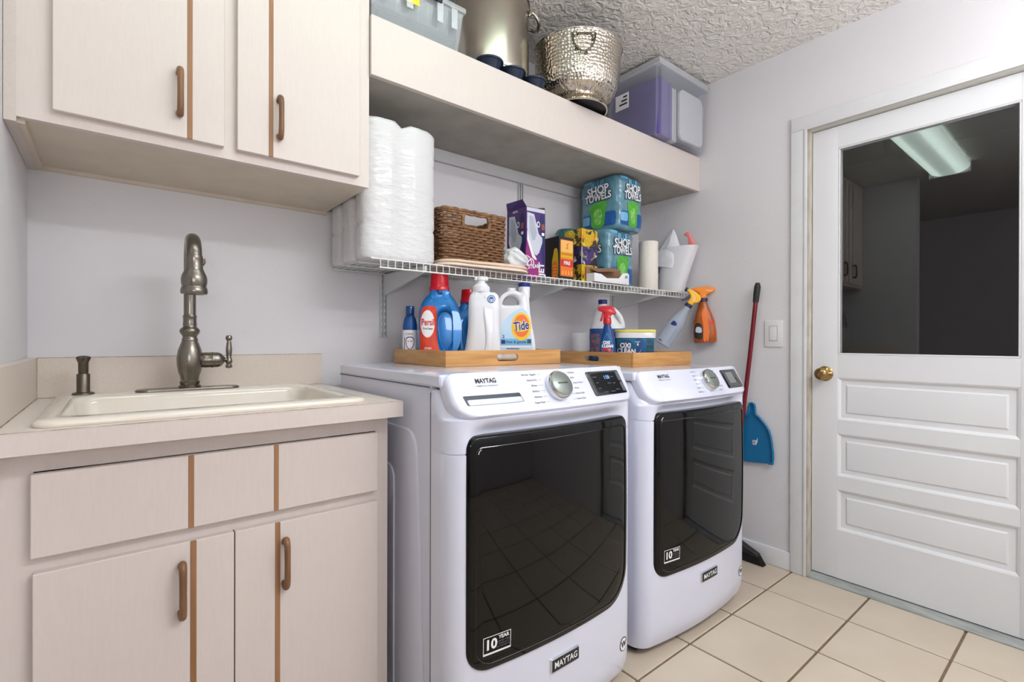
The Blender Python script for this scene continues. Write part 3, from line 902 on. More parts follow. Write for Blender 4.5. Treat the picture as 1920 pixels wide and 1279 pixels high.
    def dm(u, v, d):
        k = (v - DB) / (DT - DB)
        return (u, -.7425 + .024 * (abs(u) / .30) ** 2 + d - .004 * math.sin(max(0, min(1, k)) * PI), v)
    plate('door', out, lambda u, v, d: dm(u, v, d + .0), .030, .010, m_glass, t, 9, label='glossy black bowed door')
    inner = dense(rrect(DW - .034, DT - DB - .046, .05, 10, cx=-.002, cy=cz - .004, radii=[.050, .088, .020, .020]), .02)
    # slim raised rim
    rim = [dm(p[0], p[1], -.0008) for p in inner]
    T('door_rim', rim, .0011, m_blackp, t, 5, closed=True)
    T('rim_highlight', [dm(-.274, .800, -.0008), dm(-.272, .806, -.0008), dm(-.266, .811, -.0008)], .0009, m_printw, t, 5)
    # ten year sticker
    sxo, szo = (-.222, .335)
    w2 = .078
    def stk(u, v, d): return dm(sxo + u, szo + v, d)
    for (a, b_, c, d_) in ((-.039, .039, .0205, .0222), (-.039, .039, -.0222, -.0175), (-.039, -.0375, -.0222, .0222), (.0375, .039, -.0222, .0222)):
        flat_decal('sticker_border', dense([(a, c), (b_, c), (b_, d_), (a, d_)], .02), stk, m_printw, t, -.0008, 1)
    text('sticker_number', '10', .034, stk, m_printw, t, at=(-.0175, .001), bold=.035, depth=-.001)
    text('sticker_lettering', 'YEAR', .0125, stk, m_printw, t, at=(.0185, .013), bold=.03, depth=-.001)
    for q, st in enumerate(('LIMITED PARTS', 'WARRANTY', 'ON THE MOTOR')):
        text('sticker_lettering', st, .0055, stk, m_print, t, at=(.0185, .0025 - .0062 * q), bold=.01, depth=-.001)
    # badge
    def bd(u, v, d): return (u + .005, face(u, .2) - .0065 + d, .207 + v)
    plate('badge', dense(rrect(.106, .036, .002, 2), .02), bd, .008, .002, m_chrome, t, 3, label='black brand badge with silver edge')
    plate('badge_face', dense(rrect(.101, .031, .001, 2), .02), lambda u, v, d: bd(u, v, d - .001), .003, .0005, m_printd, t, 3)
    text('badge_lettering', 'MAYTAG', .0235, bd, m_printw, t, at=(0, 0), bold=.02, sx=.92, depth=-.0016)
    # energy mark at the lower right corner
    def em(u, v, d): return (.285 + u, face(.285 + u, .12) + d, .128 + v)
    vs, fs = fan(ellipse(0, 0, .021, .021, 28), 3)
    flat_decal('round_mark', ellipse(0, 0, .021, .021, 28), em, m_printd, t, -.0010, 3)
    flat_decal('round_mark', ellipse(0, 0, .0185, .0185, 28), em, m_label_w, t, -.0014, 3)
    text('mark_lettering', 'W', .026, em, m_printd, t, depth=-.0022, bold=.03)
    # base and feet
    B('plinth', (-.33, .33, -.66, -.01, .012, .028), m_dark, t, smooth=0)
    for x in (-.28, .28):
        for y in (-.60, -.06):
            L('foot', [(.022, 0.0005), (.024, .004), (.022, .009), (.010, .010), (.010, .013)], m_grip, t, 16, c=(x, y, 0))
    return t
machine('washing_machine', 'white front-load washer with black door beside the sink cabinet, with a detergent drawer slot', (-1.507, -.138, 0), 0, .993, True)
machine('clothes_dryer', 'white dryer with black door and grey screen, the machine farther from the sink', (-.730, -.128, 0), math.radians(-.8), .968, False)

# ================================================================== SHELF BOX OVER THE MACHINES
sb = empty('boxed_shelf', (-.925, 0, 1.876), label='long cream boxed shelf running from wall cabinet to right wall', cat='shelf')
bm = bmesh.new()
box(bm, -.926, .924, -.378, -.001, .004, .182)
finish('box', bm, m_lamside, sb, 0)
B('fascia', (-.926, .924, -.397, -.3785, 0, .182), m_lam, sb, bev=.001, seg=1)
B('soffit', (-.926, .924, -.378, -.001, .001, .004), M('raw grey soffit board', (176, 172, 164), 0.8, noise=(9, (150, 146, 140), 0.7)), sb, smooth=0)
struct(B('trim_9', (-1.851, -.001, -.019, -.0005, 1.826, 1.8765), M('grey painted cleat', (206, 206, 210), 0.6), bev=.001), 'painted wooden cleat on back wall under the boxed shelf')

# standards
def standard(x, z0, z1, lab):
    o = empty('shelf_standard', (x, 0, z0), label=lab, cat='bracket rail', group='slotted shelf standards')
    h = z1 - z0
    bm = bmesh.new()
    box(bm, -.0125, .0125, -.004, -.0003, 0, h)
    for s in (-1, 1): box(bm, s * .0125 - .002, s * .0125 + .002, -.014, -.0003, 0, h)
    box(bm, -.0022, .0022, -.0135, -.004, 0, h)
    finish('channel', bm, m_brk, o, 0)
    bm = bmesh.new(); k = 0
    for i in range(int(h / .0254)):
        for s in (-1, 1): box(bm, s * .0068 - .0016, s * .0068 + .0016, -.0046, -.004, .006 + i * .0254, .006 + i * .0254 + .015)
    finish('slots', bm, m_dark, o, 0, kind='stuff')
standard(-1.633, 1.084, 1.826, 'slotted white shelf standard left of the blue bottles')
standard(-.933, 1.084, 1.874, 'slotted white shelf standard behind the purple carton')
standard(-.250, 1.084, 1.826, 'slotted white shelf standard at the right end')

# ================================================================== WIRE SHELF
ws = empty('wire_shelf', (-.905, 0, 1.330), label='white ventilated wire shelf above the machines', cat='shelf')
wire_me = None
nW = 71
for k in range(nW):
    x = -.895 + .0254 * k
    if wire_me is None:
        o = T('wire', [(0, -.018, .0025), (0, -.20, .0025), (0, -.347, .0025), (0, -.3515, .0005), (0, -.3515, -.027)], .0015, m_wire, ws, 6)
        wire_me = o.data
    else: o = link_mesh('wire', wire_me, ws)
    o.location = (x, 0, 0)
o = T('wire', [(0, -.018, .0025), (0, -.347, .0025)], .0015, m_wire, ws, 6); o.location = (-.9204, 0, 0)
for y, z, r in ((-.020, -.0008, .0024), (-.135, -.0008, .0022), (-.245, -.0008, .0022), (-.3490, -.0008, .0026), (-.3525, -.028, .0028)):
    T('cross_rod', [(-.899 if z < -.01 else -.926, y, z), (.899, y, z)], r, m_wire, ws, 8)
for x in (-1.633, -.933, -.250):
    X = x + .905
    bm = bmesh.new()
    prof = [(-.012, -.092), (-.018, -.086), (-.30, -.032), (-.340, -.024), (-.342, -.006), (-.012, -.004)]
    for s, col in ((-1, 0), (1, 0)):
        pass
    a = [bm.verts.new((X - .0045, y, z)) for y, z in prof]; b_ = [bm.verts.new((X + .0045, y, z)) for y, z in prof]
    for i in range(len(prof)): bm.faces.new((a[i], a[(i + 1) % len(prof)], b_[(i + 1) % len(prof)], b_[i]))
    bm.faces.new(a[::-1]); bm.faces.new(b_)
    finish('bracket', bm, m_brk, ws, 0, label='tapered steel bracket')

# ================================================================== BAMBOO TRAYS
def tray(label, loc, rz, w, d, h, front_holes, side_holes):
    t = empty('serving_tray', loc, rz, label, 'tray', 'bamboo trays on the machines')
    th = .009
    B('tray_base', (-w / 2 + th, w / 2 - th, -d / 2 + th, d / 2 - th, .003, .008), m_bamboo, t, bev=.0005, seg=1)
    def board(L_, holes, xf):
        lp = [[(-L_ / 2, 0), (L_ / 2, 0), (L_ / 2, h), (-L_ / 2, h)]]
        if holes: lp.append(rrect(.088, .023, .0114, 8, 0, h * .50))
        return shape2d('tray_side', lp, th / 2, .0012, m_bamboo, t, 1, xf=xf)
    board(w, front_holes, lambda p: (p.x, p.y - d / 2 + th / 2, p.z))
    board(w, front_holes, lambda p: (p.x, p.y + d / 2 - th / 2, p.z))
    board(d - 2 * th - .0004, side_holes, lambda p: (-w / 2 + th / 2 + p.y, p.x, p.z))
    board(d - 2 * th - .0004, side_holes, lambda p: (w / 2 - th / 2 + p.y, p.x, p.z))
    return t
ZW, ZD = .993 - .004, .968 - .004
tray('bamboo tray with oval handle slot on the washer, beneath the bottles nearer the sink', (-1.424, -.340, ZW + .0005), math.radians(-2.5), .470, .395, .050, True, False)
tray('bamboo tray on the dryer beneath the stain removers', (-.610, -.362, ZD + .0005), 0, .430, .450, .058, False, True)
TZ1, TZ2 = ZW + .0105, ZD + .0100

def rotdeg(d): return math.radians(d)

# ------------------------------------------------------------------ small sanitizer bottle
b = empty('sanitizer_bottle', (-1.612, -.188, TZ1), rotdeg(-28), 'small bottle with dark blue shoulder and white shield label at left end of tray', 'bottle', 'bottles in the washer tray')
b.scale = (1, 1, 1.09)
bd_ = LO('bottle_body', [(0, .024, .024, 0, 0, 2), (.002, .0268, .0268, 0, 0, 2), (.10, .0268, .0268, 0, 0, 2)], m_label_w, b)
LO('bottle_shoulder', [(.1003, .0268, .0268, 0, 0, 2), (.118, .0262, .0262, 0, 0, 2), (.136, .022, .022, 0, 0, 2), (.150, .015, .015, 0, 0, 2), (.152, .0125, .0125, 0, 0, 2)], m_label_n, b)
L('cap', [(.0150, .1522), (.0155, .154), (.0155, .178), (.0140, .1805), (.001, .181)], m_blued, b, 24)
f = caster(bd_, FRONT)
sh = cr([(-.014, .072), (0, .078), (.014, .072), (.013, .048), (0, .034), (-.013, .048)], 5)
flat_decal('shield', sh, f, m_tided, b, -.0007, 4)
flat_decal('shield_face', [(p[0] * .86, (p[1] - .056) * .86 + .056) for p in sh], f, m_label_w, b, -.0012, 4)
text('label_lettering', '99.9%', .008, f, m_reddk, b, at=(0, .062), depth=-.002)
flat_decal('label_band', dense([(-.020, .008), (.020, .008), (.020, .011), (-.020, .011)], .004), f, m_tided, b, -.0007, 2)
flat_decal('label_band', dense([(-.020, .020), (-.018, .020), (-.018, .075), (-.020, .075)], .01), f, m_tided, b, -.0007, 2)
for q, z in enumerate((.088, .084)):
    flat_decal('label_band', dense([(-.015, z), (.010, z), (.010, z + .0016), (-.015, z + .0016)], .004), f, m_print, b, -.0007, 1)

# ------------------------------------------------------------------ blue detergent jugs
def blue_jug(label, loc, rz, s=1.0, front=True):
    b = empty('detergent_jug', loc, rz, label, 'detergent', 'bottles in the washer tray')
    out = cr([(-.066, .004), (0, 0), (.066, .004), (.0725, .03), (.0735, .08), (.0725, .125), (.0660, .158), (.0520, .182), (.0370, .199), (.0340, .208), (-.0300, .208), (-.0340, .199), (-.0520, .182), (-.0655, .158), (-.0700, .125), (-.0705, .08), (-.070, .03)], 5)
    grip = cr([(.0215, .028), (.034, .040), (.0465, .066), (.0485, .098), (.0415, .128), (.026, .143), (.0075, .140), (-.003, .118), (-.002, .082), (.0065, .048)], 5)
    out = [(x * s, z * s) for x, z in out]; grip = [(x * s, z * s) for x, z in grip]
    body = shape2d('jug_body', [out, grip], .044 * s, .027 * s, m_blue, b, 7, 60, xf=lambda p: (p.x, p.y * (1 - .36 * min(1, max(0, (p.z / s - .150) / .050))), p.z))
    shape2d('grip_web', [[(x * 1.0, z) for x, z in cr([( .0215 * s, .020 * s), (.044 * s, .036 * s), (.056 * s, .066 * s), (.058 * s, .100 * s), (.048 * s, .136 * s), (.026 * s, .152 * s), (.002 * s, .148 * s), (-.010 * s, .118 * s), (-.010 * s, .080 * s), (.0 * s, .042 * s)], 4)]], .012 * s, .008 * s, m_blue, b, 4, 60)
    L('neck', [(.030 * s, .200 * s), (.030 * s, .211 * s)], m_blued, b, 32)
    L('cap', [(.034 * s, .2085 * s), (.0352 * s, .2095 * s), (.0350 * s, .218 * s), (.0325 * s, .221 * s), (.0295 * s, .256 * s), (.0285 * s, .2585 * s), (.001, .259 * s)], m_redp, b, 40)
    if front:
        f = caster(body, FRONT)
        lab = cr([(-.0645, .006), (-.050, .004), (.005, .004), (.003, .020), (-.006, .060), (-.0085, .110), (-.0090, .150), (-.020, .160), (-.045, .160), (-.058, .152), (-.0645, .120), (-.0655, .06)], 4)
        flat_decal('orange_label', lab, f, m_label_o, b, -.0009, 8, label='orange red paper label')
        flat_decal('label_oval', ellipse(-.0395, .108, .0235, .040, 40), f, m_label_w, b, -.0016, 6)
        text('brand_lettering', 'Persil', .0275, f, m_reddk, b, at=(-.0385, .112), bold=.018, depth=-.0030, sx=.74)
        text('label_lettering', 'ProClean', .0085, f, m_printd, b, at=(-.0385, .094), depth=-.0028, bold=.01)
        text('label_lettering', 'STAIN', .0085, f, m_label_w, b, at=(-.038, .036), depth=-.0020, bold=.02)
        text('label_lettering', 'FIGHTER', .0085, f, m_label_w, b, at=(-.038, .027), depth=-.0020, bold=.02)
        text('label_lettering', '100 FL OZ', .006, f, m_orangel, b, at=(-.034, .0145), depth=-.0020)
    return b
blue_jug('large blue detergent jug with orange label and red cap, front left of the tray', (-1.537, -.270, TZ1), rotdeg(-31), 1.0).scale = (1.04, 1, 1.205)
blue_jug('second blue jug with red cap, half hidden behind the white bottles', (-1.378, -.222, TZ1), rotdeg(-34), .93, False).scale = (1, 1, 1.12)

# ------------------------------------------------------------------ plain white bottle with pull cap
b = empty('detergent_bottle', (-1.457, -.424, TZ1), rotdeg(-36), 'plain white bottle turned label away, between the blue jug and the handled jug', 'detergent', 'bottles in the washer tray')
b.scale = (1.12, 1, 1.16)
out = cr([(-.055, .003), (0, 0), (.056, .003), (.058, .03), (.055, .075), (.0535, .12), (.054, .160), (.051, .192), (.040, .205), (.022, .207), (.0185, .215), (-.0235, .215), (-.031, .205), (-.040, .190), (-.043, .15), (-.044, .10), (-.050, .05)], 5)
body = shape2d('bottle_body', [out], .036, .024, m_whitep, b, 6, 60, xf=lambda p: (p.x, p.y * (1 - .40 * min(1, max(0, (p.z - .160) / .050))), p.z))
ridge = cr([(.002, .012), (.016, .05), (.016, .10), (.010, .135), (.008, .160)], 6, False)
T('moulded_ridge', [(p[0], -.0335, p[1]) for p in ridge], [.004 + .004 * math.sin(PI * i / (len(ridge) - 1)) for i in range(len(ridge))], m_whitep, b, 12)
L('collar', [(.0265, .2065), (.0275, .209), (.0270, .222), (.0200, .228), (.0190, .232)], m_whitep, b, 32, c=(-.0035, 0, 0))
L('spout_cap', [(.0130, .231), (.0125, .240), (.0165, .243), (.0165, .249), (.0120, .2535), (.001, .254)], m_whitep, b, 24, c=(-.0035, 0, 0))
for sx in (-1, 1): L('cap_ear', [(.001, .240), (.0055, .242), (.0065, .247), (.004, .253), (.001, .254)], m_whitep, b, 16, c=(-.0035 + sx * .0155, -.004, 0))
f = caster(body, FRONT)
flat_decal('round_sticker', ellipse(.028, .1845, .0125, .0125, 28), f, m_tblue, b, -.0008, 4)
flat_decal('round_sticker', ellipse(.028, .1845, .0095, .0095, 28), f, m_label_w, b, -.0012, 3)
flat_decal('round_sticker', ellipse(.028, .1845, .0078, .0078, 28), f, m_tblue, b, -.0016, 3)
flat_decal('leaf_mark', cr([(.0225, .186), (.028, .1815), (.0335, .186), (.031, .1805), (.028, .178), (.025, .1805)], 3), f, m_label_w, b, -.0020, 3)

# ------------------------------------------------------------------ white handled jug (Tide)
b = empty('detergent_jug', (-1.308, -.423, TZ1), rotdeg(-39), 'white handled jug with an orange and yellow disc on its pale blue label', 'detergent', 'bottles in the washer tray')
b.scale = (1.10, 1, 1.127)
out = cr([(-.066, .003), (0, 0), (.066, .003), (.0685, .02), (.0655, .06), (.0575, .105), (.0500, .15), (.0465, .190), (.0450, .216), (.0330, .232), (.0205, .231), (.0165, .219), (.0010, .2245), (-.0200, .2235), (-.0390, .213), (-.0520, .194), (-.0590, .165), (-.0620, .12), (-.0650, .07), (-.0680, .02)], 5)
hole = cr([(-.040, .178), (-.0405, .189), (-.033, .201), (-.018, .2075), (-.002, .2045), (.009, .193), (.012, .180), (.004, .1775), (-.02, .1765)], 4)
body = shape2d('jug_body', [out, hole], .042, .0125, m_whitep, b, 6, 50)
L('neck', [(.0185, .205), (.0190, .234), (.0195, .238)], m_whitep, b, 28, c=(.0305, 0, 0))
L('cap', [(.0185, .237), (.0200, .239), (.0200, .2495), (.0175, .2515), (.001, .252)], m_tided, b, 28, c=(.0305, 0, 0))
L('vent_cap', [(.0155, .219), (.0160, .234), (.001, .2345)], m_whitep, b, 20, c=(-.0135, 0, 0))
f0 = caster(body, FRONT)
f = lambda u, v, d: f0(u, v + .023, d)
lab = cr([(-.052, .006), (0, .004), (.052, .006), (.0555, .03), (.050, .08), (.045, .118), (.030, .140), (.010, .140), (-.020, .120), (-.042, .092), (-.051, .06), (-.054, .03)], 4)
flat_decal('sky_label', lab, f, m_label_b, b, -.0008, 8, label='pale blue label')
flat_decal('label_band', dense([(-.052, .026), (.054, .026), (.0535, .0465), (-.0525, .0465)], .01), f, m_label_b2, b, -.0012, 3)
flat_decal('label_band', dense([(-.052, .019), (.054, .019), (.054, .0235), (-.052, .0235)], .01), f, m_label_w, b, -.0014, 2)
flat_decal('yellow_disc', ellipse(.0205, .0855, .0325, .0445, 44), f, m_tidey, b, -.0016, 6)
flat_decal('orange_disc', ellipse(.0205, .0875, .0255, .0355, 40), f, m_tideo, b, -.0022, 5)
flat_decal('yellow_disc', ellipse(.0185, .0855, .0265, .0165, 36), f, m_tidey, b, -.0026, 5)
text('brand_lettering', 'Tide', .040, f, m_label_w, b, at=(.0190, .0865), bold=.065, rot=.18, shear=.15, depth=-.0032, sx=.70)
text('brand_lettering', 'Tide', .040, f, m_tided, b, at=(.0190, .0865), bold=.022, rot=.18, shear=.15, depth=-.0040, sx=.70)
text('label_lettering', 'free & gentle', .0125, f, m_tblue, b, at=(.004, .0365), depth=-.0026, bold=.01)
flat_decal('label_mark', dense(rrect(.013, .012, .002, 3, -.0385, .0365), .004), f, m_tided, b, -.0020, 2)
flat_decal('label_mark', dense(rrect(.0125, .013, .001, 3, .0460, .0385), .004), f, m_outline, b, -.0020, 2)
text('label_lettering', '2', .014, f, m_tided, b, at=(-.038, .053), depth=-.0020, bold=.02)
flat_decal('label_mark', dense([(-.028, .0135), (.014, .0135), (.014, .016), (-.028, .016)], .006), f, m_tided, b, -.0020, 1)

# ------------------------------------------------------------------ right tray
b = empty('tumbler', (-.775, -.255, TZ2), 0, 'clear plastic tumbler standing left of the blue and white jug', 'glass', 'things in the dryer tray')
L('cup', [(.001, .001), (.033, .001), (.035, .004), (.0405, .130), (.0415, .132), (.0395, .132), (.034, .006), (.001, .005)], m_tumbler, b, 40, cap=False)

b = empty('bleach_jug', (-.590, -.256, TZ2), rotdeg(-50), 'white jug with navy cap and blue label behind the red trigger', 'detergent', 'things in the dryer tray')
b.scale = (1, .86, 1.09)
bb_ = LO('jug_body', [(0, .080, .046, 0, 0, 3), (.004, .085, .05, 0, 0, 3), (.138, .085, .05, 0, 0, 3), (.142, .0835, .049, 0, 0, 3)], m_label_n, b)
LO('jug_shoulder', [(.1425, .0835, .0495, 0, 0, 2.8), (.150, .0815, .048, -.001, 0, 2.6), (.172, .064, .044, -.012, 0, 2.4), (.20, .050, .038, -.018, 0, 2.2), (.222, .038, .032, -.021, 0, 2), (.238, .026, .026, -.022, 0, 2), (.252, .020, .020, -.022, 0, 2)], m_whitep, b)
L('cap', [(.0205, .252), (.0215, .253), (.0215, .270), (.019, .272), (.001, .272)], m_tided, b, 28, c=(-.022, 0, 0))
T('jug_handle', cr([(.002, 0, .232), (.030, 0, .226), (.056, 0, .200), (.070, 0, .172), (.074, 0, .148)], 5, False), [.012] * 21, m_whitep, b, 14)
f = caster(bb_, FRONT)
flat_decal('label_panel', dense(rrect(.048, .105, .006, 3, -.060, .068), .012), f, M('photo print', (86, 70, 110), 0.4, noise=(60, (150, 120, 130), 1.0)), b, -.0008, 3)
flat_decal('label_panel', dense(rrect(.030, .03, .004, 3, -.022, .022), .008), f, m_label_t, b, -.0008, 3)

b = empty('spray_bottle', (-.776, -.412, TZ2), rotdeg(-50), 'blue spray bottle with red trigger in front of the blue and white jug', 'spray bottle', 'things in the dryer tray')
b.scale = (1, 1, 1.08)
bb_ = LO('bottle_body', [(0, .033, .022, 0, 0, 2.6), (.003, .036, .024, 0, 0, 2.6), (.05, .036, .024, 0, 0, 2.6), (.095, .033, .022, 0, 0, 2.4), (.130, .022, .018, 0, 0, 2.2), (.150, .0155, .0155, 0, 0, 2), (.156, .0145, .0145, 0, 0, 2)], m_blued, b)
L('collar', [(.0150, .1562), (.0175, .158), (.0178, .176), (.0140, .182)], m_redt, b, 28)
shape2d('trigger_head', [cr([(-.014, .178), (-.014, .200), (-.020, .206), (-.034, .210), (-.040, .216), (-.038, .226), (-.020, .231), (.010, .231), (.026, .226), (.034, .212), (.038, .198), (.022, .196), (.014, .188), (.014, .178)], 4)], .012, .005, m_redt, b, 3, 45)
shape2d('trigger', [cr([(-.022, .207), (-.014, .205), (-.016, .190), (-.022, .172), (-.030, .168), (-.031, .175), (-.026, .190)], 4)], .006, .003, m_redt, b, 3, 45)
f = caster(bb_, FRONT)
flat_decal('drop_label', cr([(0, .122), (.014, .100), (.026, .072), (.024, .044), (.010, .028), (-.010, .028), (-.024, .044), (-.026, .072), (-.014, .100)], 4), f, m_label_t, b, -.0009, 5)
flat_decal('drop_label', cr([(0, .114), (.012, .094), (.022, .070), (.020, .046), (.008, .032), (-.008, .032), (-.020, .046), (-.022, .070), (-.012, .094)], 4), f, m_label_n, b, -.0014, 5)
text('brand_lettering', 'OXI', .0165, f, m_label_w, b, at=(-.003, .082), bold=.06, depth=-.0024)
text('brand_lettering', 'CLEAN', .0155, f, m_label_w, b, at=(.001, .068), bold=.06, depth=-.0024)
flat_decal('red_band', cr([(-.020, .058), (0, .060), (.019, .054), (.018, .044), (0, .050), (-.019, .048)], 3), f, m_redt, b, -.0020, 4)
flat_decal('red_foot', cr([(-.012, .020), (.012, .020), (.020, .006), (-.020, .006)], 3), f, M('maroon print', (96, 20, 34), 0.4), b, -.0009, 3)

b = empty('powder_tub', (-.602, -.430, TZ2), rotdeg(-52), 'teal tub with white rim and pale yellow lid at the right of the tray', 'tub', 'things in the dryer tray')
b.scale = (1, .88, 1)
bb_ = LO('tub_body', [(0, .078, .055, 0, 0, 3.4), (.004, .081, .058, 0, 0, 3.4), (.108, .085, .062, 0, 0, 3.4), (.110, .083, .060, 0, 0, 3.4)], m_label_t, b, 56)
LO('tub_rim', [(.1085, .086, .063, 0, 0, 3.4), (.110, .0895, .0665, 0, 0, 3.4), (.132, .0895, .0665, 0, 0, 3.4), (.134, .088, .065, 0, 0, 3.4)], m_whitep, b, 56)
LO('tub_lid', [(.1342, .0895, .0665, 0, 0, 3.4), (.1362, .0905, .0675, 0, 0, 3.4), (.1445, .0905, .0675, 0, 0, 3.4), (.147, .088, .065, 0, 0, 3.4)], m_yellowlid, b, 56)
f = caster(bb_, FRONT)
flat_decal('deep_blue_panel', cr([(-.016, .012), (.030, .010), (.040, .05), (.036, .10), (.0, .104), (.004, .06)], 4), f, m_label_n, b, -.0008, 5)
flat_decal('round_glow', ellipse(-.040, .052, .040, .050, 40), f, m_outline, b, -.0010, 5)
flat_decal('round_glow', ellipse(-.042, .050, .036, .045, 40), f, m_tblue, b, -.0014, 5)
text('brand_lettering', 'OXI', .030, f, m_outline, b, at=(-.044, .075), bold=.10, rot=-.05, depth=-.0022, sx=.9)
text('brand_lettering', 'OXI', .030, f, m_label_w, b, at=(-.044, .075), bold=.045, rot=-.05, depth=-.0032, sx=.9)
text('brand_lettering', 'CLEAN', .029, f, m_outline, b, at=(-.040, .050), bold=.10, rot=-.05, depth=-.0022, sx=.9)
text('brand_lettering', 'CLEAN', .029, f, m_label_w, b, at=(-.040, .050), bold=.045, rot=-.05, depth=-.0032, sx=.9)
text('label_lettering', 'BABY', .009, f, m_label_b, b, at=(.010, .092), bold=.03, depth=-.0022)
flat_decal('water_drop', cr([(.010, .088), (.014, .080), (.010, .074), (.006, .080)], 3), f, m_label_w, b, -.0022, 3)
flat_decal('water_swirl', cr([(-.004, .030), (.016, .044), (.028, .064), (.020, .046), (.006, .028)], 4), f, m_label_b2, b, -.0018, 4)
for q in range(4):
    flat_decal('label_panel', dense(rrect(.030, .020, .002, 2, .062, .022 + .024 * q), .008), f, m_outline, b, -.0010, 2)

# ================================================================== WIRE SHELF CONTENT
SZ = 1.3352
# toilet paper packs, three deep, each 2 x 4 rolls under clear wrap
def tp_outline(zfac, seed):
    pts = []; sq = .60 if seed == 1 else .42
    a, b_ = .134 * zfac, .052 * zfac
    n = 72
    for k in range(n):
        t = 2 * PI * k / n
        x = a * math.copysign(abs(math.cos(t)) ** sq, math.cos(t))
        y = b_ * math.copysign(abs(math.sin(t)) ** sq, math.sin(t))
        dent = .011 * math.exp(-(x / .016) ** 2) if abs(math.sin(t)) > .3 else 0
        y -= math.copysign(dent, y)
        pts.append((x, y))
    return pts
def tp_pack(label, x, y, seed):
    rnd = random.Random(seed)
    o = empty('toilet_paper_pack', (x, y, SZ), label=label, cat='toilet paper', group='toilet paper packs on the wire shelf')
    bm = bmesh.new(); prev = None
    H_ = .452
    zs = [0, .004, .012] + [H_ * k / 44 for k in range(2, 43)] + [H_ - .012, H_ - .005, H_]
    ph = [rnd.uniform(0, 6) for _ in range(8)]
    for z in zs:
        e = min(z, H_ - z)
        fac = 1 - (.05 if z < .1 else .09) * (1 - min(1, e / .014)) ** 2
        ck = min(abs(z - H_ * q / 4) for q in (1, 2, 3))
        fac -= .030 * math.exp(-(ck / .004) ** 2)
        ring = []
        for i, (px, py) in enumerate(tp_outline(fac, seed)):
            w = .0011 * math.sin(px * 90 + z * 60 + ph[0]) + .0009 * math.sin(z * 210 + px * 50 + ph[1]) * math.sin(px * 40 + ph[2])
            zz = z
            if z > H_ - .02: zz = z - .012 * math.exp(-(px / .012) ** 2)
            ring.append(bm.verts.new((px * (1 + w * 2), py + math.copysign(w, py), zz)))
        if prev:
            for i in range(len(ring)): bm.faces.new((prev[i], prev[(i + 1) % len(ring)], ring[(i + 1) % len(ring)], ring[i]))
        else: bm.faces.new(ring[::-1])
        prev = ring
    c = bm.verts.new((0, 0, H_ - .006))
    for i in range(len(prev)): bm.faces.new((prev[i], prev[(i + 1) % len(prev)], c))
    finish('wrapped_rolls', bm, m_wrap, o, 60)
tp_pack('tall white toilet paper pack at the front edge of the shelf', -1.712, -.281, 1)
tp_pack('tall white toilet paper pack in the middle of three', -1.712, -.1745, 2)
tp_pack('tall white toilet paper pack nearest the back wall', -1.712, -.068, 3)

# ------------------------------------------------------------------ beige pad under the basket
b = empty('folded_pad', (-1.365, -.230, SZ), rotdeg(-3), 'folded beige cloth pad under the wicker basket with rounded end', 'placemat')
for k, (z, w, h) in enumerate(((.0, .400, .275), (.0125, .392, .265))):
    out = dense(rrect(w, h, .05, 8, cx=.005 * k, cy=-.003 * k, radii=[.06, .07, .07, .04]), .02)
    plate('pad_layer', out, lambda u, v, d, z=z: (u, v, z + .0115 - d + .0015 * math.sin(u * 18)), .0105, .005, m_pad, b, 4)
    ed = [(p[0], p[1], z + .0035) for p in out]
    T('hem', ed, .0030, M('pale hem', (240, 222, 206), .8) if k == 0 else m_pad, b, 6, closed=True)

# ------------------------------------------------------------------ wicker basket
b = empty('wicker_basket', (-1.405, -.215, SZ + .0275), rotdeg(-1), 'brown woven seagrass basket with cut-out handle beside the toilet paper', 'basket')
bw, bdp, bh = .270, .190, .182
def bpath(z, row, step=.0105):
    s_ = 1 + .05 * z / bh
    out = dense(rrect(bw * s_, bdp * s_, .022, 4), step)
    res = []
    for i, p in enumerate(out):
        q = out[(i + 1) % len(out)]
        dx, dy = q[0] - p[0], q[1] - p[1]; L_ = math.hypot(dx, dy) or 1
        off = .0034 * (1 if (i // 2 + row) % 2 else -1)
        res.append((p[0] + dy / L_ * off, p[1] - dx / L_ * off, z + random.uniform(-.0004, .0004)))
    return res
B('basket_floor', (-bw / 2 + .01, bw / 2 - .01, -bdp / 2 + .01, bdp / 2 - .01, .0, .005), m_wicker, b)
n_rows = 17
for row in range(n_rows):
    z = .0065 + row * .0104
    pts = bpath(z, row)
    cut = 12 <= row <= 15
    if not cut:
        bm = bmesh.new(); tube(bm, pts, .0050, 8, closed=True)
    else:
        hw = .056 if row in (13, 14) else .050
        bm = bmesh.new()
        side = [p for p in pts if not (abs(p[0]) < hw and abs(p[1]) > bdp * .4)]
        # split into the runs between the two cut-outs
        runs = []; cur = [side[0]]
        for p in side[1:]:
            if math.dist(p, cur[-1]) > .035: runs.append(cur); cur = [p]
            else: cur.append(p)
        if math.dist(cur[-1], side[0]) < .035 and runs: runs[0] = cur + runs[0]
        else: runs.append(cur)
        for rn in runs: tube(bm, rn, .0050, 8)
    finish('woven_row', bm, m_wicker, b, 60, kind='stuff' if cut else None)
rim = bpath(bh, 0)
T('rim_braid', rim, .0072, m_wicker, b, 8, closed=True)
for sy in (-1, 1):
    y = sy * bdp * 1.045 / 2
    T('handle_wrap', cr([(-.056, y, .122), (-.059, y, .138), (-.058, y, .158), (-.054, y, .173)], 3, False), .0075, m_wicker, b, 8)
    T('handle_wrap', cr([(.056, y, .122), (.059, y, .138), (.058, y, .158), (.054, y, .173)], 3, False), .0075, m_wicker, b, 8)
    T('handle_wrap', cr([(-.056, y, .124), (-.02, y, .1205), (.02, y, .1205), (.056, y, .124)], 3, False), .0068, m_wicker, b, 8)

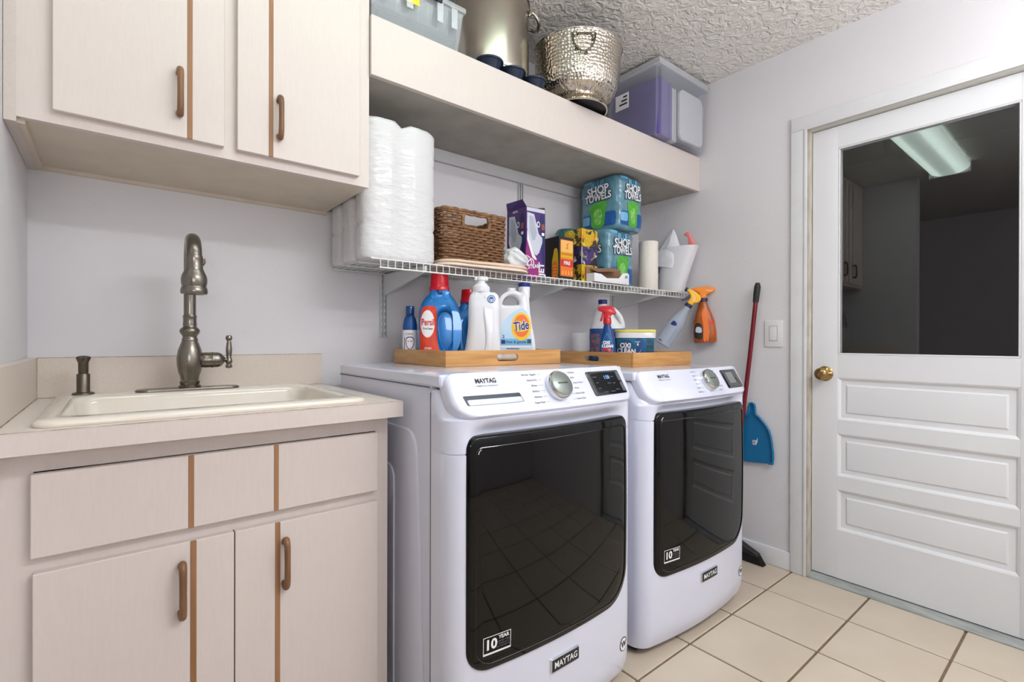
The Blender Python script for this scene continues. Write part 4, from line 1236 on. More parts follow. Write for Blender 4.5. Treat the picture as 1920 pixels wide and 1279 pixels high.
# ------------------------------------------------------------------ white crumpled bag with cord
b = empty('cloth_bag', (-1.205, -.300, SZ + .029), rotdeg(-40), 'small crumpled white bag with looped cord beside the basket', 'bag')
rnd = random.Random(4); bm = bmesh.new()
bmesh.ops.create_icosphere(bm, subdivisions=4, radius=1)
for v in bm.verts:
    p = v.co.copy(); n1 = math.sin(p.x * 5 + p.z * 7) * .06 + math.sin(p.y * 9 - p.x * 6) * .05 + math.sin(p.z * 13 + p.y * 4) * .03
    r_ = 1 + n1
    x, y, z = p.x * .052 * r_, p.y * .030 * r_, p.z * .044 * r_
    z = max(z + .036, .0005) * (1 - .45 * max(0, (x / .055)))
    v.co = (x, y, max(z, .0005))
finish('bag_body', bm, m_bag, b, 70)
T('cord', cr([(.030, -.02, .045), (.050, -.026, .040), (.062, -.028, .022), (.060, -.030, .006), (.045, -.034, .003), (.052, -.030, .020), (.066, -.024, .030), (.072, -.026, .012), (.066, -.030, .002)], 5, False), .0021, m_whitep, b, 8)
T('cord', cr([(-.01, -.030, .062), (.012, -.034, .056), (.034, -.032, .040), (.048, -.030, .026)], 5, False), .0021, m_whitep, b, 8)

# ------------------------------------------------------------------ purple carton
def carton(name, label, loc, rz, w, d, h, mat, cat='box', group=None, top=True, bev=.001):
    o = empty(name, loc, rz, label, cat, group)
    bm = bmesh.new(); t_ = .0012
    box(bm, -w / 2, w / 2, -d / 2, -d / 2 + t_, 0, h); box(bm, -w / 2, w / 2, d / 2 - t_, d / 2, 0, h)
    box(bm, -w / 2, -w / 2 + t_, -d / 2 + t_, d / 2 - t_, 0, h); box(bm, w / 2 - t_, w / 2, -d / 2 + t_, d / 2 - t_, 0, h)
    box(bm, -w / 2 + t_, w / 2 - t_, -d / 2 + t_, d / 2 - t_, 0, t_)
    if top: box(bm, -w / 2 + t_, w / 2 - t_, -d / 2 + t_, d / 2 - t_, h - t_, h)
    finish('carton', bm, mat, o, 0)
    fr = lambda u, v, dd: (u, -d / 2 + dd, v)
    lf = lambda u, v, dd: (-w / 2 + dd, -u, v)
    return o, fr, lf
b, fr, lf = carton('appliance_box', 'tall purple carton picturing a white appliance, open flaps on top', (-1.092, -.232, SZ), rotdeg(-3), .100, .135, .285, m_purple, top=False)
# flaps
bm = bmesh.new(); vs = [(-.050, .066, .285), (-.050, -.067, .285), (-.066, -.060, .312), (-.064, .055, .318)]
q = [bm.verts.new(p) for p in vs] + [bm.verts.new((p[0] + .0014, p[1], p[2] + .0006)) for p in vs]
for f_ in ((0, 1, 2, 3), (7, 6, 5, 4), (0, 4, 5, 1), (1, 5, 6, 2), (2, 6, 7, 3), (3, 7, 4, 0)): bm.faces.new([q[i] for i in f_])
finish('side_flap', bm, m_purple, b, 0)
bm = bmesh.new(); vs = [(.050, .067, .285), (-.049, .067, .285), (.049, .078, .330), (.052, .078, .330)]
vs = [(.049, .067, .285), (.049, -.066, .285), (.052, -.060, .296), (.055, .060, .318)]
q = [bm.verts.new(p) for p in vs] + [bm.verts.new((p[0] + .0014, p[1], p[2])) for p in vs]
for f_ in ((0, 1, 2, 3), (7, 6, 5, 4), (0, 4, 5, 1), (1, 5, 6, 2), (2, 6, 7, 3), (3, 7, 4, 0)): bm.faces.new([q[i] for i in f_])
finish('inner_flap', bm, m_kraft, b, 0, label='bare brown inner flap')
bm = bmesh.new(); box(bm, -.048, .048, .0645, .066, .2, .284); finish('inner_wall', bm, m_kraft, b, 0)
for mapf, sx in ((fr, 1.0), (lf, 1.12)):
    def mm_(u, v, d, mapf=mapf, sx=sx): return mapf(u * sx, v, d)
    flat_decal('top_print', [(-.048, .268), (.048, .268), (.048, .283), (-.048, .283)], mm_, m_applgrey if mapf is fr else m_purple, b, -.0006, 1)
    flat_decal('bottom_print', cr([(-.047, .003), (.03, .003), (.02, .05), (-.01, .10), (-.047, .15)], 3), mm_, m_magenta, b, -.0006, 3)
    flat_decal('navy_print', cr([(.020, .245), (.046, .245), (.046, .05), (.036, .05), (.030, .12)], 3), mm_, m_navy, b, -.0008, 3)
    # pictured iron shaped appliance
    ap = [(-.046, .262), (-.010, .258), (.014, .180), (.034, .165), (.034, .145), (.016, .100), (.002, .088), (-.014, .098), (-.040, .165), (-.047, .20)]
    flat_decal('appliance_print', ap, mm_, m_applgrey, b, -.0010, 4)
    flat_decal('appliance_print', [(-.036, .250), (-.014, .246), (.004, .182), (-.006, .150), (-.020, .150), (-.034, .19)], mm_, M('grey print', (172, 176, 194), .4), b, -.0014, 3)
    flat_decal('appliance_print', [(-.046, .190), (-.040, .165), (-.010, .090), (.004, .072), (-.004, .070), (-.020, .080), (-.047, .15)], mm_, m_label_w, b, -.0014, 3)
    flat_decal('dial_print', ellipse(.012, .218, .0085, .013, 20), mm_, m_label_w, b, -.0014, 3)
    flat_decal('dial_print', ellipse(.012, .218, .005, .008, 20), mm_, m_tided, b, -.0018, 2)
    flat_decal('photo_print', rrect(.016, .024, .001, 2, .037, .210), mm_, M('small photo print', (150, 74, 64), .4), b, -.0014, 1)
    flat_decal('photo_print', rrect(.014, .012, .001, 2, .037, .180), mm_, m_label_w, b, -.0014, 1)
    text('carton_lettering', 'JET', .040, mm_, m_label_w, b, at=(.030, .034), rot=PI / 2, bold=.03, depth=-.0016)
    text('carton_lettering', 'STEAM', .022, mm_, m_label_w, b, at=(-.010, .042), rot=.15, bold=.02, depth=-.0016)
    text('carton_lettering', 'REFILL', .012, mm_, m_label_w, b, at=(-.005, .275), bold=.02, depth=-.0016) if mapf is lf else None

# ------------------------------------------------------------------ black and orange box
b, fr, lf = carton('cleaner_box', 'black carton with an orange front between the purple and the floral boxes', (-.917, -.255, SZ), 0, .090, .090, .188, m_black)
flat_decal('orange_panel', rrect(.078, .158, .003, 3, .002, .096), fr, m_orange, b, -.0006, 4)
flat_decal('pale_panel', rrect(.074, .050, .003, 3, .002, .148), fr, m_orangel, b, -.0012, 3)
flat_decal('yellow_panel', rrect(.074, .026, .001, 1, .002, .110), fr, m_yellow, b, -.0012, 2)
flat_decal('red_panel', rrect(.074, .030, .001, 1, .002, .074), fr, m_reddk, b, -.0012, 2)
text('carton_lettering', 'FATWOOD', .013, fr, m_reddk, b, at=(.002, .112), bold=.02, depth=-.0020, sx=1.0)
text('carton_lettering', 'FIRE', .022, fr, m_label_w, b, at=(.002, .074), bold=.03, depth=-.0020)
for q in range(4): flat_decal('flame_print', cr([(-.026 + .018 * q, .024), (-.020 + .018 * q, .024), (-.021 + .018 * q, .044), (-.027 + .018 * q, .034)], 3), fr, m_orangel, b, -.0016, 2)
flat_decal('flame_print', cr([(-.004, .136), (.010, .138), (.006, .150), (.014, .162), (-.002, .156), (.002, .148)], 3), fr, m_orange, b, -.0018, 3)
flat_decal('yellow_bottle_print', cr([(-.040, .004), (-.006, .004), (-.004, .08), (-.012, .112), (-.018, .134), (-.036, .134), (-.042, .09)], 3), lambda u, v, d: lf(-u - .022 + .02, v, d), m_yellow, b, -.0006, 4)
flat_decal('orange_bottle_print', cr([(.004, .004), (.036, .004), (.038, .05), (.030, .078), (.012, .078), (.002, .05)], 3), lf, m_orange, b, -.0010, 4)
for q in range(4): flat_decal('carton_mark', rrect(.020, .0045, .001, 1, .020, .060 - .013 * q), lf, m_orangel, b, -.0014, 1)

# ------------------------------------------------------------------ three floral tissue boxes
def floral(name, base, blob1, blob2, blob3):
    m = bpy.data.materials.new(name); m.use_nodes = True; nt = m.node_tree; bs = nt.nodes['Principled BSDF']
    bs.inputs['Roughness'].default_value = .45
    tc = nt.nodes.new('ShaderNodeTexCoord')
    nz = nt.nodes.new('ShaderNodeTexNoise'); nz.inputs['Scale'].default_value = 34; nt.links.new(tc.outputs['Object'], nz.inputs['Vector'])
    mxv = nt.nodes.new('ShaderNodeMix'); mxv.data_type = 'VECTOR'; mxv.inputs[0].default_value = .06
    nt.links.new(tc.outputs['Object'], mxv.inputs[4]); nt.links.new(nz.outputs['Color'], mxv.inputs[5])
    vo = nt.nodes.new('ShaderNodeTexVoronoi'); vo.inputs['Scale'].default_value = 52; nt.links.new(mxv.outputs[1], vo.inputs['Vector'])
    rp = nt.nodes.new('ShaderNodeValToRGB'); rp.color_ramp.interpolation = 'CONSTANT'
    els = rp.color_ramp.elements
    els[0].position = 0; els[0].color = (*lin(base), 1); els[1].position = .34; els[1].color = (*lin(blob1), 1)
    for p_, c_ in ((.56, base), (.66, blob2), (.80, blob3), (.90, blob1)):
        e = els.new(p_); e.color = (*lin(c_), 1)
    sp = nt.nodes.new('ShaderNodeSeparateColor'); nt.links.new(vo.outputs['Color'], sp.inputs[0])
    nt.links.new(sp.outputs[0], rp.inputs[0]); nt.links.new(rp.outputs[0], bs.inputs['Base Color'])
    return m
fy = floral('yellow floral carton', (208, 172, 30), (58, 50, 26), (236, 206, 60), (206, 120, 40))
fp = floral('purple floral carton', (66, 44, 112), (34, 28, 56), (216, 210, 222), (150, 140, 60))
tb = [('yellow floral tissue box, bottom of the stack', fy, 0), ('purple floral tissue box in the middle of the stack', fp, 1), ('yellow floral tissue box, top of the stack', fy, 2)]
for lab, mt, k in tb:
    o = empty('tissue_box', (-.766, -.245, SZ + .0003 + .0812 * k), rotdeg(0), lab, 'tissue box', 'floral tissue boxes in one stack')
    B('carton', (-.053, .053, -.055, .055, 0, .0808), mt, o, bev=.0015, seg=1)
    B('edge_stripe', (-.0545, -.0512, -.0565, -.0532, .002, .079), m_yellow if mt is fy else m_applgrey, o, smooth=0)
    bm = bmesh.new(); vs, fs = fan(ellipse(0, 0, .032, .02, 28), 2)
    me = bpy.data.meshes.new('opening'); me.from_pydata([(x, y, .0813) for x, y in vs], [], fs); bm.free()
    if k == 2: me.materials.append(m_label_w); link_mesh('opening', me, o)

# ------------------------------------------------------------------ shop towel packs
def towel_pack(label, loc, rz, w, d, h, seed):
    rnd = random.Random(seed)
    o = empty('shop_towel_pack', loc, rz, label, 'paper towels', 'blue shop towel packs')
    bm = bmesh.new(); ph = [rnd.uniform(0, 6) for _ in range(6)]
    prev = None; n = 64; NZ = 26
    for i in range(NZ + 1):
        z = h * i / NZ; e = min(z, h - z)
        fac = 1 - .09 * (1 - min(1, e / .03)) ** 2
        ring = []
        for k in range(n):
            t = 2 * PI * (k + .5) / n; ct, st = math.cos(t), math.sin(t)
            x = w / 2 * fac * math.copysign(abs(ct) ** .38, ct); y = d / 2 * fac * math.copysign(abs(st) ** .38, st)
            q = .0016 * math.sin(z * 60 + x * 50 + ph[0]) + .0013 * math.sin(z * 110 - y * 70 + ph[1])
            ring.append(bm.verts.new((x * (1 + q * 6), y * (1 + q * 6), z)))
        if prev:
            for k in range(n): bm.faces.new((prev[k], prev[(k + 1) % n], ring[(k + 1) % n], ring[k]))
        else: bm.faces.new(ring[::-1])
        prev = ring
    bm.faces.new(prev)
    wr = finish('wrapper', bm, m_towel, o, 60)
    f = caster(wr, FRONT); g0 = caster(wr, LEFT)
    g = lambda u, v, d_: g0(u, v, d_)
    for mp, W_, side in ((f, w, 0), (g, d, 1)):
        c = 0
        flat_decal('blue_print', dense(rrect(W_ * .80, h * .26, .01, 3, c, h * .20), .015), mp, m_tblue, o, -.0012, 5)
        flat_decal('green_print', cr([(-W_ * .18, h * .50), (W_ * .20, h * .54), (W_ * .17, h * .30), (W_ * .13, h * .08), (-W_ * .13, h * .08), (-W_ * .17, h * .28)], 4), mp, m_green, o, -.0020, 5)
        flat_decal('towel_pattern', cr([(-W_ * .10, h * .34), (0, h * .42), (W_ * .10, h * .36), (W_ * .07, h * .14), (-W_ * .06, h * .14)], 4), mp, M('pale green print', (150, 214, 110), .4, noise=(60, (80, 176, 60), 1)), o, -.0026, 4)
        flat_decal('seal_print', dense(rrect(W_ * .20, h * .16, .008, 3, -W_ * .30, h * .22), .008), mp, m_label_b2, o, -.0020, 3)
        for (ww, zz, sz) in (('BLUE', .885, .115), ('SHOP', .765, .165), ('TOWELS', .630, .150)):
            k_ = W_ / .20
            text('brand_lettering', ww, h * sz * 1.25, mp, m_outline, o, at=(0, h * zz), bold=.11, rot=.05, depth=-.0030, sx=.78 * k_ * (.85 if ww == 'TOWELS' else 1))
            text('brand_lettering', ww, h * sz * 1.25, mp, m_label_w if ww != 'BLUE' else m_label_b2, o, at=(0, h * zz), bold=.03, rot=.05, depth=-.0040, sx=.78 * k_ * (.85 if ww == 'TOWELS' else 1))
        flat_decal('count_print', dense(rrect(W_ * .22, h * .06, .004, 2, -W_ * .26, h * .955), .01), mp, m_label_b2, o, -.0016, 2)
    return o
towel_pack('shop towel pack in blue film standing on the wire shelf', (-.535, -.185, SZ), 0, .215, .235, .272, 1)
towel_pack('shop towel pack in blue film, the upper one just under the boxed shelf', (-.500, -.205, SZ + .2735), rotdeg(3), .215, .252, .258, 2)
o = empty('shop_towel_pack', (-.700, -.085, SZ), rotdeg(4), 'single dark teal shop towel roll behind the floral tissue boxes', 'paper towels', 'blue shop towel packs')
LO('wrapped_roll', [(0, .055, .055, 0, 0, 2), (.005, .0585, .0585, 0, 0, 2), (.265, .0585, .0585, 0, 0, 2), (.285, .045, .045, 0, 0, 2), (.290, .02, .02, 0, 0, 2)], M('teal film', (40, 110, 120), .3, noise=(30, (30, 84, 60), 1.0), coat=.5), o)

# ------------------------------------------------------------------ low white display carton
b = empty('open_carton', (-.676, -.330, SZ), 0, 'low open white cardboard tray with brown inside in front of the towel packs', 'box')
w, d, h = .245, .052, .060
prof = [(-w / 2, 0), (w / 2, 0), (w / 2, .050), (w / 2 - .012, .056), (w / 2 - .045, .050), (w / 2 - .075, .026), (-w / 2 + .085, .020), (-w / 2 + .045, .036), (-w / 2, .038)]
shape2d('front_wall', [prof], .0009, .0003, m_wcard, b, 1, xf=lambda p: (p.x, p.y - d / 2, p.z))
shape2d('back_wall', [[(-w / 2, 0), (w / 2, 0), (w / 2, .075), (.06, .083), (-.02, .070), (-w / 2, .072)]], .0009, .0003, m_kraft, b, 1, xf=lambda p: (p.x, p.y + d / 2 - .003, p.z))
B('side_wall', (w / 2 - .0018, w / 2, -d / 2 + .0012, d / 2 - .005, 0, .052), m_wcard, b, smooth=0)
B('side_wall', (-w / 2, -w / 2 + .0018, -d / 2 + .0012, d / 2 - .005, 0, .038), m_wcard, b, smooth=0)
B('carton_floor', (-w / 2 + .002, w / 2 - .002, -d / 2 + .0012, d / 2 - .005, .0002, .0016), m_kraft, b, smooth=0)
bm = bmesh.new()
vs = [(-.10, .018, .064), (.055, .018, .080), (.060, -.018, .062), (-.09, -.016, .046)]
q = [bm.verts.new(p) for p in vs] + [bm.verts.new((p[0], p[1], p[2] - .0014)) for p in vs]
for f_ in ((0, 1, 2, 3), (7, 6, 5, 4), (0, 4, 5, 1), (1, 5, 6, 2), (2, 6, 7, 3), (3, 7, 4, 0)): bm.faces.new([q[i] for i in f_])
finish('bent_flap', bm, m_kraft, b, 0)
for q_ in range(3): B('barcode_print', (.112, .1125, -.020 + .008 * q_, -.016 + .008 * q_, .02, .044), m_print, b, smooth=0) if False else None
text('carton_lettering', 'L8', .018, lambda u, v, dd: (u, -d / 2 - .001 + dd, v), m_print, b, at=(.100, .036), bold=.02)

# ------------------------------------------------------------------ paper towel roll, thin sleeve
b = empty('paper_towel_roll', (-.268, -.262, SZ), 0, 'beige paper towel roll standing right of the towel packs', 'paper towels')
L('sheet_roll', [(.020, 0), (.0475, 0), (.0485, .002), (.0485, .252), (.0470, .254), (.020, .254), (.0195, .250)], m_paper, b, 48)
L('core', [(.0195, .001), (.0195, .252), (.0180, .252), (.0180, .001)], m_kraft, b, 32, cap=False)
T('loose_edge', [(.030, -.0385, .002), (.030, -.0385, .252)], .0008, m_paper, b, 6)
b = empty('paper_sleeve', (-.175, -.235, SZ), rotdeg(-50), 'thin upright white cardboard sleeve between roll and pitcher', 'sleeve')
B('sleeve', (-.016, .016, -.003, .003, 0, .235), m_wcard, b, bev=.002)

# ------------------------------------------------------------------ white pitcher wrapped in a plastic bag
b = empty('white_pitcher', (-.082, -.278, SZ), rotdeg(-84), 'white flared pitcher in a plastic bag with pink piece at the right shelf end', 'pitcher')
bm = bmesh.new(); secs = []
for k in range(12):
    t_ = k / 11
    secs.append((.240 * t_, .070 + .032 * t_ ** 1.2, .046 + .008 * t_, .048 * t_ ** 1.15, 0, 2.4))
loft(bm, secs, 40); finish('pitcher_body', bm, m_whitep, b, 50)
rnd = random.Random(12); bm = bmesh.new(); prev = None
for i in range(15):
    t_ = i / 14; z = .110 + .232 * t_
    rr_ = (.066 + .004 * math.sin(t_ * 7)) * (1 - max(0, (t_ - .35) / .65) ** 1.1 * .93)
    ring = []
    for k in range(44):
        a = 2 * PI * k / 44
        q = 1 + .05 * math.sin(5 * a + 3 * t_) + .05 * math.sin(9 * a - 5 * t_) * t_
        zoff = .030 * math.sin(a + .6) * (1 - t_)
        ring.append(bm.verts.new((-.012 + .022 * t_ + rr_ * q * math.cos(a) * 1.18, rr_ * .86 * q * math.sin(a), z - zoff)))
    if prev:
        for k in range(44): bm.faces.new((prev[k], prev[(k + 1) % 44], ring[(k + 1) % 44], ring[k]))
    prev = ring
bm.faces.new(prev)
finish('plastic_bag', bm, m_bag, b, 70, label='crumpled translucent white bag')
shape2d('pink_spout', [cr([(.085, .215), (.138, .222), (.144, .240), (.128, .258), (.118, .282), (.104, .312), (.082, .312), (.078, .300), (.096, .290), (.102, .265), (.096, .245)], 4)], .014, .005, m_pink, b, 3, label='pink plastic piece')

# ------------------------------------------------------------------ two spray bottles hooked over the shelf end
def sprayer_head(b, mat, mat2, tilt=0):
    shape2d('trigger_head', [cr([(-.013, .0), (-.013, .022), (-.018, .036), (-.030, .046), (-.046, .052), (-.046, .064), (-.020, .070), (.010, .068), (.028, .058), (.034, .040), (.026, .024), (.014, .014), (.013, 0)], 4)], .014, .006, mat, b, 3, 45)
    shape2d('trigger', [cr([(-.024, .044), (-.014, .040), (-.018, .022), (-.030, .002), (-.042, -.004), (-.042, .006), (-.032, .022)], 4)], .007, .003, mat2, b, 3, 45)
    L('nozzle', [(.009, -.058), (.0105, -.056), (.0105, -.045), (.006, -.043)], mat2, b, 20, c=(0, 0, .058), axis='x')
b = empty('spray_bottle', (-.120, -.410, 1.262), label='clear spray bottle with yellow trigger hanging askew from the shelf end', cat='spray bottle', group='spray bottles hooked on the shelf', rot=(math.radians(0), math.radians(33), math.radians(-52)))
b.scale = (1.05, 1.05, 1.0)
sprayer_head(b, m_spyel, m_bluedk)
L('collar', [(.0165, -.016), (.0185, -.014), (.0185, -.001), (.013, .002)], m_bluedk, b, 28)
bo = L('bottle_body', [(.001, -.252), (.034, -.252), (.0385, -.247), (.0385, -.120), (.036, -.100), (.026, -.066), (.0165, -.036), (.0148, -.0165), (.012, -.0160)], m_clear2, b, 40)
f = caster(bo, FRONT)
flat_decal('scale_print', cr([(-.022, -.140), (.004, -.132), (-.004, -.118), (-.020, -.116)], 3), f, m_tided, b, -.0008, 3)
for q in range(6): flat_decal('scale_print', rrect(.012, .0018, .0004, 1, .016, -.150 - .014 * q), f, m_print, b, -.0008, 1)
flat_decal('scale_print', dense(rrect(.016, .006, .001, 1, -.022, -.236), .004), f, m_tided, b, -.0008, 1)
T('dip_tube', [(0, 0, -.01), (.002, 0, -.245)], .002, m_label_w, b, 8)

b = empty('spray_bottle', (-.040, -.440, 1.295), label='orange cleaner spray bottle with orange trigger against the right wall', cat='spray bottle', group='spray bottles hooked on the shelf', rot=(0, math.radians(-3), math.radians(-58)))
b.scale = (1.30, 1, 1)
shape2d('trigger_head', [cr([(-.013, .0), (-.013, .022), (-.018, .032), (-.030, .040), (-.040, .044), (-.040, .054), (-.018, .060), (.020, .060), (.042, .052), (.048, .040), (.034, .026), (.014, .016), (.013, 0)], 4)], .013, .006, m_sporg, b, 3, 45)
shape2d('trigger', [cr([(-.024, .040), (-.014, .036), (-.018, .018), (-.030, .002), (-.040, -.004), (-.040, .006), (-.032, .020)], 4)], .006, .003, m_spyel, b, 3, 45)
L('collar', [(.0165, -.018), (.0185, -.016), (.0185, -.001), (.013, .002)], m_bluedk, b, 28)
bo = LO('bottle_body', [(-.232, .040, .024, 0, 0, 2.8), (-.228, .044, .027, 0, 0, 2.8), (-.180, .045, .027, 0, 0, 2.8), (-.120, .040, .026, 0, 0, 2.6), (-.070, .028, .022, 0, 0, 2.3), (-.036, .018, .017, 0, 0, 2), (-.0185, .0155, .0155, 0, 0, 2)], m_orliq, b)
f = caster(bo, FRONT)
flat_decal('orange_label', cr([(-.006, -.222), (.012, -.222), (.016, -.15), (.012, -.08), (.004, -.05), (-.008, -.08), (-.004, -.15)], 4), f, m_orange, b, -.001, 5)
flat_decal('brown_label', cr([(-.038, -.205), (-.010, -.210), (-.010, -.14), (-.030, -.13), (-.038, -.16)], 3), f, m_black, b, -.001, 4)
flat_decal('grey_label', cr([(-.034, -.175), (-.013, -.180), (-.013, -.155), (-.030, -.150)], 3), f, m_applgrey, b, -.0014, 3)
flat_decal('orange_fruit', ellipse(.025, -.130, .010, .012, 20), f, m_label_o, b, -.001, 3)

# ================================================================== BROOM AND DUSTPAN
b = empty('broom', (-.038, -.690, 0), label='black angled broom with dark red handle leaning in the corner behind the dryer', cat='broom')
T('handle', [(-.012, .100, .12), (-.006, .000, 1.00), (-.004, -.026, 1.26)], .0105, m_redtube, b, 16)
T('grip', [(-.004, -.0258, 1.258), (-.0035, -.030, 1.30), (-.003, -.034, 1.335), (-.003, -.035, 1.352)], [.0130, .0145, .0145, .009], m_grip, b, 16)
shape2d('broom_cap', [[(-.052, .050), (.03, .085), (.085, .118), (.125, .122), (.168, .085), (.170, .062), (-.050, .036)]], .018, .005, m_grip, b, 3, xf=lambda p: (p.y - .018, p.x, p.z))
bm = bmesh.new(); rnd = random.Random(5)
for i in range(40):
    for j in range(4):
        y0 = -.048 + .212 * i / 39; x0 = -.026 + .008 * j; zt = .042 + .03 * i / 39
        y1 = y0 - .026 + .040 * i / 39; x1 = -.015 + (x0 + .015) * 1.15
        a = [(x0 - .0022, y0 - .0022, zt), (x0 + .0022, y0 - .0022, zt), (x0 + .0022, y0 + .0022, zt), (x0 - .0022, y0 + .0022, zt)]
        c = [(x1 - .0026, y1 - .0026, .001), (x1 + .0026, y1 - .0026, .001), (x1 + .0026, y1 + .0026, .001), (x1 - .0026, y1 + .0026, .001)]
        va = [bm.verts.new(p) for p in a]; vc = [bm.verts.new(p) for p in c]
        for k in range(4): bm.faces.new((va[k], va[(k + 1) % 4], vc[(k + 1) % 4], vc[k]))
        bm.faces.new(va[::-1]); bm.faces.new(vc)
finish('bristles', bm, m_bristle, b, 0, kind='stuff')

b = empty('dustpan', (-.004, -.690, .47), label='blue plastic dustpan clipped to the broom against the right wall', cat='dustpan')
out = cr([(-.104, .002), (.080, .014), (.100, .020), (.100, .08), (.082, .17), (.040, .225), (.018, .245), (.012, .29), (-.012, .29), (-.018, .245), (-.060, .215), (-.100, .15), (-.112, .06)], 4)
plate('pan', dense(out, .02), lambda u, v, d: (-.010 + d * .5 - .004, -u, v), .006, .002, m_bluepan, b, 5)
rim = [(-.022, -p[0] * .985, p[1]) for p in out]
T('rim', [(-.019, -p[0] * .985, p[1] * .99 + .003) for p in out[4:-8]], .006, m_bluepan, b, 8)
lm = lambda u, v, d: (-.0150 + d, -u, v)
flat_decal('logo_plate', rrect(.020, .024, .003, 3, .012, .105), lm, m_applgrey, b, -.001, 1)
flat_decal('logo_plate', [(.016, .100), (.026, .104), (.028, .132), (.022, .118)], lm, m_label_w, b, -.0014, 1)
text('pan_lettering', 'O', .014, lm, m_bluepan, b, at=(.010, .104), bold=.03, depth=-.0020)

# ================================================================== TOP OF THE BOXED SHELF
TZ = 2.0585
b = empty('storage_organizer', (-1.690, -.302, TZ), label='clear plastic organizer case with yellow sticker at the left end of the top shelf', cat='case')
w, d = .350, .215
def obox(bm, w0, d0, z0, w1, d1, z1, t_=.0022):
    a = [bm.verts.new((x * w0 / 2, y * d0 / 2, z0)) for x, y in ((-1, -1), (1, -1), (1, 1), (-1, 1))]
    c = [bm.verts.new((x * w1 / 2, y * d1 / 2, z1)) for x, y in ((-1, -1), (1, -1), (1, 1), (-1, 1))]
    ai = [bm.verts.new((x * (w0 / 2 - t_), y * (d0 / 2 - t_), z0 + t_)) for x, y in ((-1, -1), (1, -1), (1, 1), (-1, 1))]
    ci = [bm.verts.new((x * (w1 / 2 - t_), y * (d1 / 2 - t_), z1)) for x, y in ((-1, -1), (1, -1), (1, 1), (-1, 1))]
    for i in range(4):
        j_ = (i + 1) % 4
        bm.faces.new((a[i], a[j_], c[j_], c[i])); bm.faces.new((ai[j_], ai[i], ci[i], ci[j_])); bm.faces.new((c[i], c[j_], ci[j_], ci[i]))
    bm.faces.new(a[::-1]); bm.faces.new(ai)
bm = bmesh.new(); obox(bm, w - .040, d - .05, .0005, w - .016, d - .016, .130)
finish('case_body', bm, m_case, b, 0)
B('case_lid', (-w / 2, w / 2, -d / 2, d / 2, .1305, .150), m_caselid, b, bev=.006)
for x in (-.12, -.04, .07, .125):
    B('latch', (x - .012, x + .012, -d / 2 - .004, -d / 2 - .0005, .060, .128), m_caselid, b, bev=.003)
B('grey_tray', (-.13, .13, -.07, .07, .004, .040), M('dark grey contents', (92, 94, 98), .5), b, bev=.004)
for k in range(9): B('divider', (-.148 + .037 * k, -.1465 + .037 * k, -.085, .085, .045, .125), m_caselid, b, smooth=0)
yl = lambda u, v, dd: (u, -d / 2 + .0005 + dd, v)
B('sticker', (-.055, -.008, -d / 2 - .0035, -d / 2 - .001, .078, .128), m_yell, b, smooth=0, label='yellow price sticker')
text('sticker_lettering', 'x14', .018, lambda u, v, dd: (u, -d / 2 - .0038 + dd, v), m_printd, b, at=(-.032, .112), bold=.03)
B('hand_grip', (.01, .075, -d / 2 - .010, -d / 2 - .001, .122, .138), m_grip, b, bev=.003)

# navy muffin pan (bottom up cups) sticking out under the pots
b = empty('muffin_pan', (-1.262, -.290, TZ), label='dark navy muffin pan lying under the stockpot', cat='pan')
cups = [(-.110 + .110 * i, -.055 + .110 * j_) for i in range(3) for j_ in range(2)]
B('pan_plate', (-.120, .120, -.075, .075, .041, .0445), m_binnavy, b, bev=.001)
for (x, y) in cups:
    L('cup', [(.001, .0005), (.030, .0005), (.036, .006), (.045, .036), (.0505, .0405), (.0535, .0405), (.0545, .0435), (.0535, .0460), (.049, .0460)], m_binnavy, b, 36, c=(x, y, 0))

# stockpot
b = empty('stockpot', (-1.262, -.215, TZ + .0465), label='tall brushed steel stockpot with loop handle at the ceiling', cat='pot')
L('pot_body', [(.120, 0), (.138, .002), (.147, .010), (.150, .022), (.150, .312), (.154, .316), (.154, .322), (.147, .322), (.146, .02), (.001, .012)], m_steel, b, 72)
L('base_disc', [(.120, .0005), (.1445, .0025), (.1455, .010), (.1465, .012)], m_steelp, b, 72, cap=False)
dirv = Vector((.84, -.54, 0)).normalized(); tang = Vector((-dirv.y, dirv.x, 0))
pts = cr([dirv * .149 - tang * .050 + Vector((0, 0, .272)), dirv * .163 - tang * .052 + Vector((0, 0, .270)), dirv * .186 - tang * .034 + Vector((0, 0, .252)), dirv * .190 + Vector((0, 0, .246)), dirv * .186 + tang * .034 + Vector((0, 0, .252)), dirv * .163 + tang * .052 + Vector((0, 0, .270)), dirv * .149 + tang * .050 + Vector((0, 0, .272))], 5, False)
T('loop_handle', pts, .0072, m_steelp, b, 14)
pts = [(-p[0], -p[1], p[2]) for p in pts]
T('loop_handle', pts, .0072, m_steelp, b, 14)
for s_ in (-1, 1):
    c0_ = dirv * .150 + tang * (.050 * s_) + Vector((0, 0, .272))
    L('rivet_plate', [(.001, -.014), (.010, -.010), (.013, 0), (.010, .010), (.001, .014)], m_steelp, b, 14, c=tuple(c0_), sx=.5)

# small hammered steel cup between pot and tub
b = empty('hammered_cup', (-1.062, -.172, TZ), label='slim hammered steel tumbler between stockpot and hammered tub', cat='cup')
L('cup', [(.020, 0.0005), (.024, .002), (.025, .05), (.027, .335), (.0285, .340), (.026, .340), (.022, .006), (.001, .005)], m_hammer, b, 36)

